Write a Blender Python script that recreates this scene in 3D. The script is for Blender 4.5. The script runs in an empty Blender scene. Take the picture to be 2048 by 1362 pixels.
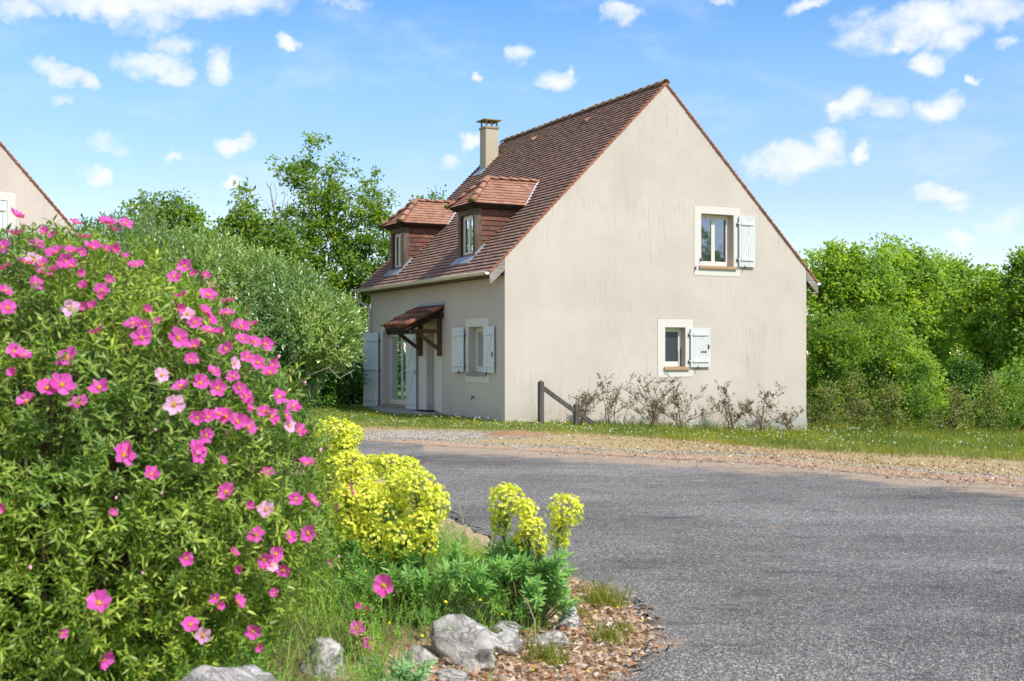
import bpy, bmesh, math, random
import numpy as np
from mathutils import Vector, Matrix, noise as mnoise

# ------------------------------------------------------------------ camera, sky, sun, exposure
sc = bpy.context.scene
COL = sc.collection
EYE = 1.57
cam_d = bpy.data.cameras.new('camera')
cam = bpy.data.objects.new('camera', cam_d)
COL.objects.link(cam)
cam.location = (0, 0, EYE)
cam.rotation_euler = (math.radians(90), 0, 0)
cam_d.sensor_width = 36
cam_d.lens = 36 * 2358 / 2048
cam_d.shift_y = 24 / 2048
cam_d.clip_start = 0.05
cam_d.clip_end = 6000
cam_d.dof.use_dof = True
cam_d.dof.focus_distance = 24
cam_d.dof.aperture_fstop = 6.3
sc.camera = cam

SUN_AZ = math.atan2(0.73, -0.688)      # clockwise from +Y
SUN_EL = math.radians(50)
sun_dir = Vector((math.sin(SUN_AZ) * math.cos(SUN_EL), math.cos(SUN_AZ) * math.cos(SUN_EL), math.sin(SUN_EL)))
sd = bpy.data.lights.new('sun', 'SUN')
sd.energy = 2.3
sd.angle = math.radians(0.53)
sd.color = (1.0, 0.94, 0.85)
sun = bpy.data.objects.new('sun', sd)
COL.objects.link(sun)
sun.rotation_euler = sun_dir.to_track_quat('Z', 'Y').to_euler()
sun.location = (30, -30, 40)

world = bpy.data.worlds.new('World')
sc.world = world
world.use_nodes = True
sc.view_settings.view_transform = 'Standard'
sc.view_settings.look = 'None'
sc.view_settings.exposure = 1.16
sc.view_settings.gamma = 1
sc.view_settings.use_curve_mapping = False
SKY_STRENGTH = 0.15
sc.cycles.max_bounces = 8
sc.cycles.transparent_max_bounces = 8
sc.cycles.caustics_reflective = False
sc.cycles.caustics_refractive = False


class NT:
    """small helper round a node tree"""
    def __init__(s, nt):
        s.t = nt
        nt.nodes.clear()

    def n(s, kind, **kw):
        nd = s.t.nodes.new(kind)
        for k, v in kw.items():
            if k == 'i':
                for kk, vv in v.items():
                    if isinstance(vv, bpy.types.NodeSocket):
                        s.t.links.new(vv, nd.inputs[kk])
                    else:
                        nd.inputs[kk].default_value = vv
            else:
                setattr(nd, k, v)
        return nd

    def m(s, op, a, b=0.0, c=None, clamp=False):
        nd = s.t.nodes.new('ShaderNodeMath')
        nd.operation = op
        nd.use_clamp = clamp
        for k, v in enumerate((a, b, c)):
            if v is None:
                continue
            if isinstance(v, bpy.types.NodeSocket):
                s.t.links.new(v, nd.inputs[k])
            else:
                nd.inputs[k].default_value = v
        return nd.outputs[0]

    def mix(s, f, a, b, mode='MIX'):
        nd = s.t.nodes.new('ShaderNodeMix')
        nd.data_type = 'RGBA'
        nd.blend_type = mode
        for k, v in ((0, f), (6, a), (7, b)):
            if isinstance(v, bpy.types.NodeSocket):
                s.t.links.new(v, nd.inputs[k])
            else:
                nd.inputs[k].default_value = v if k == 0 else (*v[:3], 1)
        return nd.outputs[2]

    def ramp(s, f, stops, interp='LINEAR'):
        nd = s.t.nodes.new('ShaderNodeValToRGB')
        nd.color_ramp.interpolation = interp
        e = nd.color_ramp.elements
        while len(e) > 1:
            e.remove(e[-1])
        for k, (p, c) in enumerate(stops):
            x = e[0] if k == 0 else e.new(p)
            x.position = p
            x.color = (*c[:3], 1) if not isinstance(c, (int, float)) else (c, c, c, 1)
        s.t.links.new(f, nd.inputs[0])
        return nd.outputs[0]

    def sstep(s, v, a, b, lo=0.0, hi=1.0):
        nd = s.t.nodes.new('ShaderNodeMapRange')
        nd.interpolation_type = 'SMOOTHSTEP'
        s.t.links.new(v, nd.inputs[0])
        for k, x in enumerate((a, b, lo, hi)):
            nd.inputs[k + 1].default_value = x
        return nd.outputs[0]

    def noise(s, vec, scale, detail=4, rough=0.55, dist=0.0):
        nd = s.n('ShaderNodeTexNoise')
        if vec is not None:
            s.t.links.new(vec, nd.inputs['Vector'])
        nd.inputs['Scale'].default_value = scale
        nd.inputs['Detail'].default_value = detail
        nd.inputs['Roughness'].default_value = rough
        nd.inputs['Distortion'].default_value = dist
        return nd.outputs['Fac']

    def mapping(s, vec, scale=(1, 1, 1), loc=(0, 0, 0)):
        nd = s.n('ShaderNodeMapping')
        s.t.links.new(vec, nd.inputs[0])
        nd.inputs['Scale'].default_value = scale
        nd.inputs['Location'].default_value = loc
        return nd.outputs[0]


def build_sky():
    w = NT(world.node_tree)
    sky = w.n('ShaderNodeTexSky', sky_type='NISHITA', sun_disc=False)
    sky.sun_elevation = SUN_EL
    sky.sun_rotation = SUN_AZ
    sky.altitude = 200
    sky.air_density = 1.0
    sky.dust_density = 0.0
    sky.ozone_density = 1.6
    tc = w.n('ShaderNodeTexCoord')
    d = tc.outputs['Generated']
    sep = w.n('ShaderNodeSeparateXYZ', i={0: d})
    x, y, z = sep.outputs
    az = w.m('ARCTAN2', x, y)
    el = w.m('ARCSINE', z)
    n1 = w.noise(d, 26, 5, 0.6)
    n2 = w.noise(w.mapping(d, loc=(7, 3, 1)), 26, 5, 0.6)
    az = w.m('ADD', az, w.m('MULTIPLY', w.m('SUBTRACT', n1, 0.5), 0.045))
    el = w.m('ADD', el, w.m('MULTIPLY', w.m('SUBTRACT', n2, 0.5), 0.04))
    # azimuth, elevation, half width, half height, density: fair-weather cumulus
    clouds = CLOUDS
    acc = None
    for a0, e0, cw, ch, dens in clouds:
        p = w.m('MULTIPLY', w.m('SUBTRACT', az, a0), 1 / cw)
        q = w.m('MULTIPLY', w.m('SUBTRACT', el, e0), 1 / ch)
        r = w.m('ADD', w.m('MULTIPLY', p, p), w.m('MULTIPLY', q, q))
        v = w.m('MULTIPLY', w.m('SUBTRACT', 1.0, r), dens)
        acc = v if acc is None else w.m('MAXIMUM', acc, v)
    fine = w.noise(w.mapping(d, scale=(1, 1, 1.6)), 48, 6, 0.62)
    mask = w.sstep(w.m('ADD', acc, w.m('MULTIPLY', w.m('SUBTRACT', fine, 0.5), 1.9)), -0.35, 1.25)
    # unseen clouds over the rest of the sky, thickened to fill the shade
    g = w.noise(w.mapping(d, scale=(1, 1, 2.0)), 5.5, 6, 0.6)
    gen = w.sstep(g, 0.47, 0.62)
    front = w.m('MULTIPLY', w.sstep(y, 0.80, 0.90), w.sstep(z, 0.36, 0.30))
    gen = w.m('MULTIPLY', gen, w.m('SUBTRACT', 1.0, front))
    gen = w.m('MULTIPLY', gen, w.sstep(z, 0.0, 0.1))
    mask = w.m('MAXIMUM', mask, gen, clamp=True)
    wisp = w.sstep(w.noise(w.mapping(d, scale=(1, 1, 2.4), loc=(2, 9, 4)), 9, 6, 0.65), 0.45, 0.8, 0, 0.30)
    mask = w.m('MAXIMUM', mask, wisp, clamp=True)
    shade = w.noise(w.mapping(d, scale=(1, 1, 1.4), loc=(3, 3, 3)), 34, 3, 0.5)
    cc = w.ramp(shade, [(0.3, (2.75, 2.9, 3.1)), (0.65, (3.3, 3.3, 3.3))])
    hs = w.n('ShaderNodeHueSaturation', i={'Color': sky.outputs[0], 'Saturation': SKY_SAT, 'Value': SKY_VAL})
    grad = w.ramp(z, [(0.0, (0.54, 0.52, 0.56)), (0.06, (0.54, 0.51, 0.555)), (0.13, (0.49, 0.485, 0.55)), (0.23, (0.44, 0.54, 0.61)), (0.30, (0.31, 0.49, 0.63)), (0.5, (0.44, 0.58, 0.70)), (1.0, (0.60, 0.68, 0.78))])  # above the view the tint is made paler, to warm the fill light
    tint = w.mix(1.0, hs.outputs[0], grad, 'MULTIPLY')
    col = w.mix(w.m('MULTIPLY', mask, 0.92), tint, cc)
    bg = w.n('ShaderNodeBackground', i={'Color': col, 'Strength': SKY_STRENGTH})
    out = w.n('ShaderNodeOutputWorld', i={0: bg.outputs[0]})


SKY_SAT, SKY_VAL, SKY_TINT = 1.0, 1.0, (1, 1, 1)
def _cl(px, py, w, h, dens=1.0):
    k = (px - 1024) / 2358
    a = math.atan(k)
    return (a, math.atan((705 - py) / 2358 * math.cos(a)), w / 2358 * math.cos(a) ** 2, h / 2358, dens)
CLOUDS = [_cl(*c) for c in [
    (115, 140, 62, 22), (170, 158, 34, 18), (295, 125, 72, 28), (345, 145, 38, 28), (340, 90, 45, 18, .6),
    (435, 135, 34, 34), (585, 85, 34, 18), (1035, 115, 34, 22), (958, 162, 15, 12), (1122, 172, 50, 26), (1152, 158, 18, 26, .8),
    (945, 272, 34, 22), (907, 332, 24, 18, .7), (468, 296, 42, 20), (202, 354, 38, 22), (458, 363, 30, 13), (343, 312, 16, 10, .8),
    (215, 290, 40, 16, .45), (125, 192, 20, 14, .6), (210, 0, 230, 34), (420, -5, 170, 42), (40, 20, 60, 30, .8), (300, 45, 60, 24, .7),
    (1585, 318, 105, 34), (1655, 300, 50, 40), (1727, 304, 24, 18), (1705, 212, 44, 36), (1765, 215, 50, 26, .7), (1880, 214, 60, 34),
    (1860, 45, 120, 52), (1920, 75, 50, 34), (1800, 78, 55, 28), (1855, 121, 44, 20), (1975, 20, 90, 34, .9), (1740, 60, 60, 40, .6),
    (1885, 385, 58, 24), (1915, 408, 36, 18, .7), (1915, 482, 42, 15), (1245, 33, 38, 18, .8), (1620, 8, 60, 16, .8),
    (1950, 167, 12, 10), (1440, 0, 40, 12, .6), (2010, 445, 50, 18, .5), (690, 5, 60, 12, .5), (2010, 85, 24, 14, .6)]]
build_sky()


# ------------------------------------------------------------------ materials
MATS = {}
def mat(name, fn):
    m = bpy.data.materials.new(name)
    m.use_nodes = True
    t = NT(m.node_tree)
    out = t.n('ShaderNodeOutputMaterial')
    sh = fn(t)
    t.t.links.new(sh, out.inputs[0])
    MATS[name] = m
    return m

def pbr(t, col, rough=0.8, spec=0.3, bump=None, bdist=0.01, bstr=1.0, **kw):
    b = t.n('ShaderNodeBsdfPrincipled')
    for k, v in (('Base Color', col), ('Roughness', rough), ('Specular IOR Level', spec)):
        if isinstance(v, bpy.types.NodeSocket):
            t.t.links.new(v, b.inputs[k])
        else:
            b.inputs[k].default_value = (*v[:3], 1) if k == 'Base Color' else v
    for k, v in kw.items():
        b.inputs[k].default_value = v
    if bump is not None:
        bn = t.n('ShaderNodeBump', i={'Height': bump, 'Distance': bdist, 'Strength': bstr})
        t.t.links.new(bn.outputs[0], b.inputs['Normal'])
    return b.outputs[0]

def objco(t):
    return t.n('ShaderNodeTexCoord').outputs['Object']

def isl(t):
    return t.n('ShaderNodeNewGeometry').outputs['Random Per Island']

def objrand(t):
    return t.n('ShaderNodeObjectInfo').outputs['Random']

def simple(name, col, rough=0.7, spec=0.3, var=0.15, scale=8, bump=0.0, metal=0.0):
    def f(t):
        co = objco(t)
        n = t.noise(co, scale, 5, 0.6)
        c = t.mix(n, tuple(x * (1 - var) for x in col), tuple(min(1, x * (1 + var)) for x in col))
        h = t.noise(co, scale * 12, 3) if bump else None
        s = pbr(t, c, rough, spec, h, 0.01, bump)
        return s
    m = mat(name, f)
    if metal:
        for n in m.node_tree.nodes:
            if n.type == 'BSDF_PRINCIPLED':
                n.inputs['Metallic'].default_value = metal
    return m

def stucco(name, base, streak=1.0, foot=(0, 0)):
    def f(t):
        co = objco(t)
        big = t.noise(co, 0.55, 5, 0.6)
        med = t.noise(co, 3.2, 5, 0.6)
        gr = t.noise(co, 190, 3, 0.6)
        c = t.mix(t.sstep(big, 0.32, 0.68), tuple(x * 0.93 for x in base), tuple(min(1, x * 1.05) for x in base))
        c = t.mix(t.sstep(med, 0.45, 0.75, 0, 0.3), c, tuple(x * q for x, q in zip(base, (0.90, 0.87, 0.83))))
        # rain streaks: very stretched noise, gathered in patches
        st = t.noise(t.mapping(co, scale=(13, 13, 0.55)), 1.0, 4, 0.7)
        stf = t.noise(t.mapping(co, scale=(34, 34, 1.7), loc=(5, 2, 0)), 1.0, 3, 0.65)
        where = t.sstep(t.noise(t.mapping(co, scale=(.75, .75, .45), loc=(1.3, 0, .4)), 1.0, 3, 0.6), 0.42, 0.66)
        s1 = t.m('MULTIPLY', t.sstep(st, 0.48, 0.74), where)
        s2 = t.m('MULTIPLY', t.sstep(stf, 0.55, 0.68), where)
        dirt = t.m('ADD', t.m('MULTIPLY', s1, 0.26 * streak), t.m('MULTIPLY', s2, 0.40 * streak), clamp=True)
        c = t.mix(dirt, c, (0.20, 0.175, 0.15))
        z = t.n('ShaderNodeSeparateXYZ', i={0: co}).outputs[2]
        low = t.m('MULTIPLY', t.sstep(z, 0.45, -0.15), t.sstep(t.noise(co, 2.1, 5, 0.7), 0.35, 0.7))
        c = t.mix(t.m('MULTIPLY', low, 0.6), c, (0.26, 0.22, 0.175))
        spk = t.sstep(t.noise(co, 60, 2, 0.6), 0.68, 0.78, 0, 0.25)
        c = t.mix(spk, c, (0.3, 0.27, 0.23))
        h = t.m('ADD', t.m('MULTIPLY', gr, 0.5), t.noise(co, 60, 4, 0.7))
        return pbr(t, c, 0.95, 0.12, h, 0.006, 0.5)
    return mat(name, f)

stucco('stucco', (0.575, 0.51, 0.435))
simple('surround_plaster', (0.67, 0.635, 0.57), 0.9, 0.15, 0.05, 5, 0.25)
simple('surround_joint', (0.36, 0.31, 0.26), 0.9, 0.15, 0.1, 9, 0.2)
simple('plinth_cement', (0.40, 0.39, 0.35), 0.95, 0.15, 0.22, 3, 0.5)

def clay(name, cols, moss=0.25, use_obj=False, mul=1.0):
    def f(t):
        co = objco(t)
        r = objrand(t) if use_obj else isl(t)
        c = t.ramp(r, [(k / (len(cols) - 1), tuple(x * mul for x in q)) for k, q in enumerate(cols)])
        n = t.noise(co, 6, 5, 0.65)
        c = t.mix(t.sstep(n, 0.4, 0.7, 0, 0.35), c, tuple(x * 0.55 * mul for x in cols[0]))
        li = t.sstep(t.noise(t.mapping(co, loc=(4, 4, 4)), 1.7, 6, 0.75), 0.52, 0.72)
        c = t.mix(t.m('MULTIPLY', li, moss), c, (0.20, 0.185, 0.15))
        sp = t.sstep(t.noise(co, 38, 3, 0.6), 0.64, 0.74, 0, 0.35)
        c = t.mix(sp, c, (0.36, 0.27, 0.21))
        return pbr(t, c, 0.85, 0.2, t.noise(co, 90, 4, 0.7), 0.004, 0.5)
    return mat(name, f)

clay('roof_clay', [(0.20, 0.13, 0.10), (0.29, 0.175, 0.13), (0.24, 0.155, 0.12), (0.30, 0.195, 0.145), (0.25, 0.16, 0.12), (0.28, 0.185, 0.14), (0.22, 0.145, 0.112)], mul=1.24)
clay('roof_clay_bright', [(0.34, 0.165, 0.105), (0.42, 0.215, 0.14), (0.30, 0.15, 0.105), (0.45, 0.25, 0.165), (0.37, 0.18, 0.12)], 0.12, True)
clay('cheek_clay', [(0.17, 0.075, 0.05), (0.10, 0.058, 0.05), (0.22, 0.095, 0.06), (0.14, 0.07, 0.055), (0.26, 0.12, 0.075), (0.18, 0.075, 0.05)], 0.1, True)
clay('verge_clay', [(0.40, 0.13, 0.06), (0.30, 0.11, 0.06), (0.46, 0.19, 0.10), (0.25, 0.10, 0.06)], 0.15)
clay('canal_clay', [(0.22, 0.095, 0.055), (0.11, 0.055, 0.04), (0.34, 0.15, 0.085), (0.17, 0.08, 0.055), (0.28, 0.12, 0.07)], 0.25, True)
clay('ridge_clay', [(0.34, 0.25, 0.16), (0.27, 0.20, 0.13), (0.40, 0.29, 0.19)], 0.5, True)

def wood(name, a, b, rough=0.85, axis=2):
    def f(t):
        co = objco(t)
        sc_ = [22, 22, 22]
        sc_[axis] = 1.6
        g = t.noise(t.mapping(co, scale=tuple(sc_)), 1.0, 6, 0.7, 0.6)
        g2 = t.noise(co, 2.5, 4)
        c = t.mix(t.sstep(g, 0.3, 0.7), a, b)
        c = t.mix(t.sstep(g2, 0.45, 0.75, 0, 0.4), c, tuple(x * 0.5 for x in a))
        return pbr(t, c, rough, 0.25, g, 0.006, 0.8)
    return mat(name, f)
wood('grey_wood', (0.075, 0.052, 0.035), (0.21, 0.165, 0.12))
wood('reveal_wood', (0.035, 0.018, 0.010), (0.12, 0.055, 0.028))
wood('brown_wood', (0.055, 0.026, 0.014), (0.17, 0.085, 0.045))
wood('dark_wood', (0.022, 0.015, 0.011), (0.06, 0.040, 0.028))
wood('board_wood', (0.20, 0.175, 0.15), (0.40, 0.36, 0.31), axis=0)
wood('fence_wood', (0.055, 0.045, 0.038), (0.15, 0.13, 0.112))
simple('white_frame', (0.74, 0.70, 0.60), 0.5, 0.4, 0.04, 6)
simple('pure_white', (0.80, 0.80, 0.76), 0.5, 0.4, 0.05, 6)
simple('gutter_cream', (0.66, 0.62, 0.47), 0.45, 0.4, 0.08, 3)
simple('black_iron', (0.012, 0.012, 0.013), 0.5, 0.4, 0.2)
simple('zinc', (0.30, 0.34, 0.38), 0.5, 0.5, 0.2, 5, 0.2, 0.3)
simple('zinc_light', (0.62, 0.64, 0.66), 0.5, 0.5, 0.15, 5, 0.2, 0.1)
simple('chimney_render', (0.50, 0.43, 0.31), 0.9, 0.15, 0.1, 3, 0.3)
simple('chimney_concrete', (0.34, 0.28, 0.17), 0.95, 0.1, 0.35, 7, 0.6)
simple('sill_brick', (0.44, 0.29, 0.18), 0.9, 0.15, 0.3, 14, 0.4)
simple('step_stone', (0.30, 0.28, 0.25), 0.9, 0.2, 0.2, 4, 0.4)
simple('moss', (0.09, 0.10, 0.02), 1.0, 0.1, 0.4, 30, 0.8)
simple('door_mat', (0.012, 0.012, 0.014), 1.0, 0.1, 0.2, 30, 0.5)

def shutter_paint(t):
    co = objco(t)
    n = t.noise(t.mapping(co, scale=(9, 9, 1.4)), 1.0, 6, 0.7)
    c = t.mix(t.sstep(n, 0.35, 0.7), (0.70, 0.72, 0.69), (0.60, 0.635, 0.61))
    r = objrand(t)
    c = t.mix(t.m('MULTIPLY', r, 0.18), c, (0.50, 0.53, 0.50))
    z = t.sstep(t.noise(co, 18, 4, 0.7), 0.66, 0.78, 0, 0.35)
    c = t.mix(z, c, (0.36, 0.36, 0.32))
    return pbr(t, c, 0.6, 0.3)
mat('shutter_paint', shutter_paint)

def glass(name, base, refl=0.24, rough=0.03):
    def f(t):
        b = pbr(t, base, 0.4, 0.1)
        g = t.n('ShaderNodeBsdfGlossy', i={'Color': (0.9, 0.95, 1, 1), 'Roughness': rough})
        fr = t.n('ShaderNodeFresnel', i={'IOR': 1.5})
        co = objco(t)
        h = t.noise(co, 3.0, 2, 0.5)
        bn = t.n('ShaderNodeBump', i={'Height': h, 'Distance': 0.004, 'Strength': 0.5})
        t.t.links.new(bn.outputs[0], g.inputs['Normal'])
        fac = t.m('ADD', fr.outputs[0], refl, clamp=True)
        mx = t.n('ShaderNodeMixShader', i={0: fac, 1: b, 2: g.outputs[0]})
        return mx.outputs[0]
    return mat(name, f)
glass('window_glass', (0.012, 0.012, 0.02))
glass('curtained_glass', (0.10, 0.10, 0.115), 0.06, 0.06)
glass('dark_screen', (0.042, 0.045, 0.06), 0.0, 0.25)

def leaf(name, cols, trans=0.35, gloss=0.45, rough=0.42, nz=0.0):
    def f(t):
        r = isl(t)
        c = t.ramp(r, [(k / max(1, len(cols) - 1), q) for k, q in enumerate(cols)])
        if nz:
            big = t.noise(objco(t), nz, 3, 0.6)
            c = t.mix(t.sstep(big, 0.35, 0.68), t.mix(1.0, c, (0.66, 0.74, 0.85), 'MULTIPLY'), t.mix(1.0, c, (1.28, 1.14, 0.85), 'MULTIPLY'))
        b = t.n('ShaderNodeBsdfPrincipled', i={'Base Color': c, 'Roughness': rough, 'Specular IOR Level': gloss})
        tr = t.n('ShaderNodeBsdfTranslucent', i={'Color': t.mix(1.0, c, (1.5, 1.6, 0.6), 'MULTIPLY')})
        return t.n('ShaderNodeMixShader', i={0: trans, 1: b.outputs[0], 2: tr.outputs[0]}).outputs[0]
    return mat(name, f)

leaf('cistus_leaf', [(0.104, 0.18, 0.021), (0.18, 0.318, 0.038), (0.305, 0.455, 0.064), (0.124, 0.22, 0.026), (0.457, 0.565, 0.118), (0.221, 0.358, 0.054), (0.069, 0.117, 0.016)], 0.3, 0.4, 0.45, 1.5)
leaf('olive_leaf', [(0.114, 0.206, 0.041), (0.198, 0.323, 0.083), (0.289, 0.41, 0.13), (0.152, 0.278, 0.058), (0.395, 0.498, 0.222), (0.182, 0.323, 0.071)], 0.25, 0.6, 0.34, 1.2)
leaf('oak_leaf', [(0.121, 0.219, 0.028), (0.201, 0.329, 0.042), (0.281, 0.402, 0.063), (0.16, 0.274, 0.035), (0.341, 0.457, 0.07)], 0.5, 0.35, 0.45, 0.9)
leaf('bright_leaf', [(0.211, 0.334, 0.053), (0.315, 0.462, 0.066), (0.435, 0.578, 0.106), (0.236, 0.373, 0.059), (0.5, 0.616, 0.145)], 0.5, 0.3, 0.5, 0.9)
leaf('deep_leaf', [(0.045, 0.116, 0.014), (0.077, 0.19, 0.019), (0.115, 0.245, 0.029), (0.064, 0.15, 0.019)], 0.3, 0.35, 0.45, 0.6)
leaf('hedge_leaf', [(0.166, 0.251, 0.046), (0.269, 0.342, 0.069), (0.352, 0.274, 0.108), (0.207, 0.342, 0.062), (0.31, 0.216, 0.092), (0.248, 0.388, 0.077)], 0.3, 0.3, 0.5, 0.9)
leaf('scrub_leaf', [(0.098, 0.102, 0.033), (0.182, 0.12, 0.072), (0.13, 0.12, 0.039), (0.247, 0.144, 0.088), (0.078, 0.09, 0.028), (0.312, 0.204, 0.121)], 0.2, 0.3, 0.5)
leaf('spurge_leaf', [(0.135, 0.297, 0.066), (0.21, 0.405, 0.099), (0.3, 0.513, 0.143), (0.15, 0.338, 0.055), (0.405, 0.594, 0.187)], 0.3, 0.3, 0.5)
leaf('spurge_young', [(0.192, 0.345, 0.16), (0.264, 0.46, 0.2), (0.336, 0.552, 0.25)], 0.3, 0.3, 0.5)
leaf('bract', [(.72,.70,.07), (.84,.79,.10), (.77,.76,.14), (.86,.82,.20), (.52,.60,.06), (.66,.70,.09)], 0.35, 0.2, 0.6)
leaf('grass_blade', [(0.127, 0.187, 0.02), (0.2, 0.264, 0.03), (0.29, 0.319, 0.04), (0.362, 0.33, 0.06), (0.181, 0.231, 0.03)], 0.35, 0.3, 0.5, 0.6)
leaf('dry_blade', [(0.42, 0.33, 0.16), (0.52, 0.42, 0.22), (0.34, 0.30, 0.13), (0.30, 0.33, 0.10), (0.47, 0.36, 0.2)], 0.25, 0.2, 0.6)
leaf('weed_leaf', [(0.178, 0.388, 0.055), (0.252, 0.475, 0.073), (0.326, 0.539, 0.097), (0.148, 0.345, 0.048), (0.415, 0.539, 0.145), (0.133, 0.366, 0.036)], 0.3, 0.3, 0.5, 2.5)
leaf('litter', [(0.40, 0.19, 0.09), (0.22, 0.11, 0.06), (0.66, 0.50, 0.36), (0.16, 0.085, 0.05), (0.78, 0.68, 0.56), (0.50, 0.26, 0.13), (0.34, 0.17, 0.09)], 0.1, 0.2, 0.6)
leaf('petal', [(0.74, 0.1, 0.5), (0.82, 0.17, 0.62), (0.64, 0.06, 0.4), (0.85, 0.27, 0.68), (0.78, 0.13, 0.54)], 0.35, 0.15, 0.7)
leaf('petal_pale', [(0.84, 0.42, 0.7), (0.86, 0.55, 0.76)], 0.35, 0.15, 0.7)
leaf('stamen', [(0.80, 0.42, 0.02), (0.85, 0.52, 0.03)], 0.1, 0.1, 0.8)
leaf('daisy_white', [(0.75, 0.75, 0.70), (0.8, 0.8, 0.78)], 0.2, 0.1, 0.8)
leaf('flower_yellow', [(0.75, 0.60, 0.02), (0.80, 0.66, 0.03)], 0.2, 0.1, 0.8)
simple('bark', (0.10, 0.085, 0.065), 0.9, 0.2, 0.35, 9, 0.8)
simple('pale_bark', (0.26, 0.22, 0.17), 0.9, 0.2, 0.3, 9, 0.8)
simple('twig', (0.16, 0.10, 0.06), 0.9, 0.2, 0.3, 9, 0.3)
simple('green_stem', (0.16, 0.20, 0.06), 0.8, 0.2, 0.3, 9)
simple('dead_stalk', (0.42, 0.34, 0.22), 0.9, 0.2, 0.2, 9)
simple('red_soil', (0.34, 0.20, 0.115), 1.0, 0.05, 0.3, 9, 0.9)

def rock_f(t):
    co = objco(t)
    n = t.noise(co, 5, 7, 0.7, 0.4)
    c = t.ramp(n, [(0.3, (0.30, 0.28, 0.25)), (0.42, (0.58, 0.54, 0.49)), (0.6, (0.80, 0.765, 0.71)), (0.75, (0.66, 0.61, 0.54))])
    r = objrand(t)
    c = t.mix(t.m('MULTIPLY', r, 0.25), c, (0.28, 0.27, 0.27))
    rdg = t.m('ABSOLUTE', t.m('SUBTRACT', t.noise(t.mapping(co, scale=(1, 1, 1.8), loc=(3, 8, 1)), 6, 6, 0.65, 0.8), 0.5))
    e = t.sstep(rdg, 0.0, 0.035)
    c = t.mix(t.m('MULTIPLY', t.m('SUBTRACT', 1.0, e), 0.3), c, (0.2, 0.18, 0.16))
    li = t.sstep(t.noise(t.mapping(co, loc=(9, 1, 2)), 9, 4, 0.7), 0.62, 0.72, 0, 0.5)
    c = t.mix(li, c, (0.36, 0.26, 0.13))
    h = t.m('ADD', t.m('MULTIPLY', t.noise(co, 14, 8, 0.75), 1.0), t.m('MULTIPLY', e, 0.25))
    return pbr(t, c, 0.9, 0.2, h, 0.03, 1.0)
mat('limestone', rock_f)

def pebble_f(t):
    c = t.ramp(isl(t), [(0, (0.30, 0.26, 0.22)), (.3, (0.50, 0.45, 0.38)), (.5, (0.20, 0.19, 0.18)), (.75, (0.62, 0.56, 0.48)), (1, (0.40, 0.30, 0.22))])
    return pbr(t, c, 0.9, 0.2)
mat('pebble', pebble_f)
def chip_f(t):
    c = t.ramp(isl(t), [(0, (0.10, 0.10, 0.105)), (.35, (0.16, 0.16, 0.165)), (.6, (0.24, 0.24, 0.24)), (.85, (0.34, 0.33, 0.32)), (1, (0.50, 0.48, 0.44))])
    return pbr(t, c, 0.85, 0.25)
mat('asphalt_chip', chip_f)

def asphalt_f(t):
    co = objco(t)
    v = t.n('ShaderNodeTexVoronoi', i={'Vector': co, 'Scale': 88.0, 'Randomness': 1.0})
    sepc = t.n('ShaderNodeSeparateColor', i={0: v.outputs['Color']})
    rnd = sepc.outputs[0]
    chips = t.ramp(rnd, [(0.0, (0.07, 0.066, 0.060)), (0.35, (0.155, 0.147, 0.135)), (0.7, (0.25, 0.237, 0.217)), (0.9, (0.42, 0.39, 0.35)), (1.0, (0.70, 0.64, 0.56))])
    v2 = t.n('ShaderNodeTexVoronoi', i={'Vector': t.mapping(co, loc=(3, 5, 0)), 'Scale': 190.0})
    r2 = t.n('ShaderNodeSeparateColor', i={0: v2.outputs['Color']}).outputs[1]
    c = t.mix(0.34, chips, t.ramp(r2, [(0, (0.05, 0.048, 0.045)), (0.8, (0.22, 0.212, 0.20)), (1, (0.46, 0.43, 0.385))]))
    c = t.mix(1.0, c, t.ramp(t.noise(t.mapping(co, scale=(1, .8, 1)), 30, 4, 0.75), [(0.3, 0.72), (0.5, 1.03), (0.7, 1.5)]), 'MULTIPLY')
    big = t.noise(t.mapping(co, scale=(0.5, 1.0, 1)), 0.5, 6, 0.65)
    c = t.mix(1.0, c, t.ramp(big, [(0.3, 0.60), (0.5, 1.0), (0.68, 1.4)]), 'MULTIPLY')
    mid = t.noise(t.mapping(co, scale=(0.6, 1.3, 1), loc=(2, 7, 0)), 1.7, 5, 0.7)
    c = t.mix(t.sstep(mid, 0.50, 0.72, 0, 0.50), c, (0.33, 0.31, 0.28))
    c = t.mix(t.sstep(t.noise(t.mapping(co, scale=(.6, 1.4, 1), loc=(8, 1, 0)), 2.3, 4, 0.6), 0.56, 0.70, 0, 0.5), c, (0.07, 0.069, 0.068))
    at = t.n('ShaderNodeAttribute', attribute_name='dust').outputs['Fac']
    pat = t.noise(t.mapping(co, scale=(1, 1.8, 1), loc=(4, 0, 0)), 1.2, 6, 0.7)
    du = t.sstep(t.m('ADD', at, t.m('MULTIPLY', t.m('SUBTRACT', pat, 0.5), 2.4)), 0.30, 0.95)
    sand = t.mix(t.noise(co, 9, 5, 0.7), (0.44, 0.29, 0.18), (0.64, 0.50, 0.36))
    du = t.m('MULTIPLY', du, t.sstep(t.noise(co, 45, 3, 0.7), 0.25, 0.6, 0.35, 0.95))
    c = t.mix(du, c, sand)
    spots = t.sstep(t.noise(t.mapping(co, scale=(1, 2.2, 1), loc=(1, 1, 0)), 2.0, 2, 0.5), 0.70, 0.74, 0, 0.75)
    c = t.mix(spots, c, (0.48, 0.34, 0.22))
    h = t.m('ADD', v.outputs['Distance'], t.m('MULTIPLY', t.noise(co, 160, 3, 0.7), 0.5))
    return pbr(t, c, 0.9, 0.15, h, 0.014, 1.0)
mat('asphalt', asphalt_f)

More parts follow.
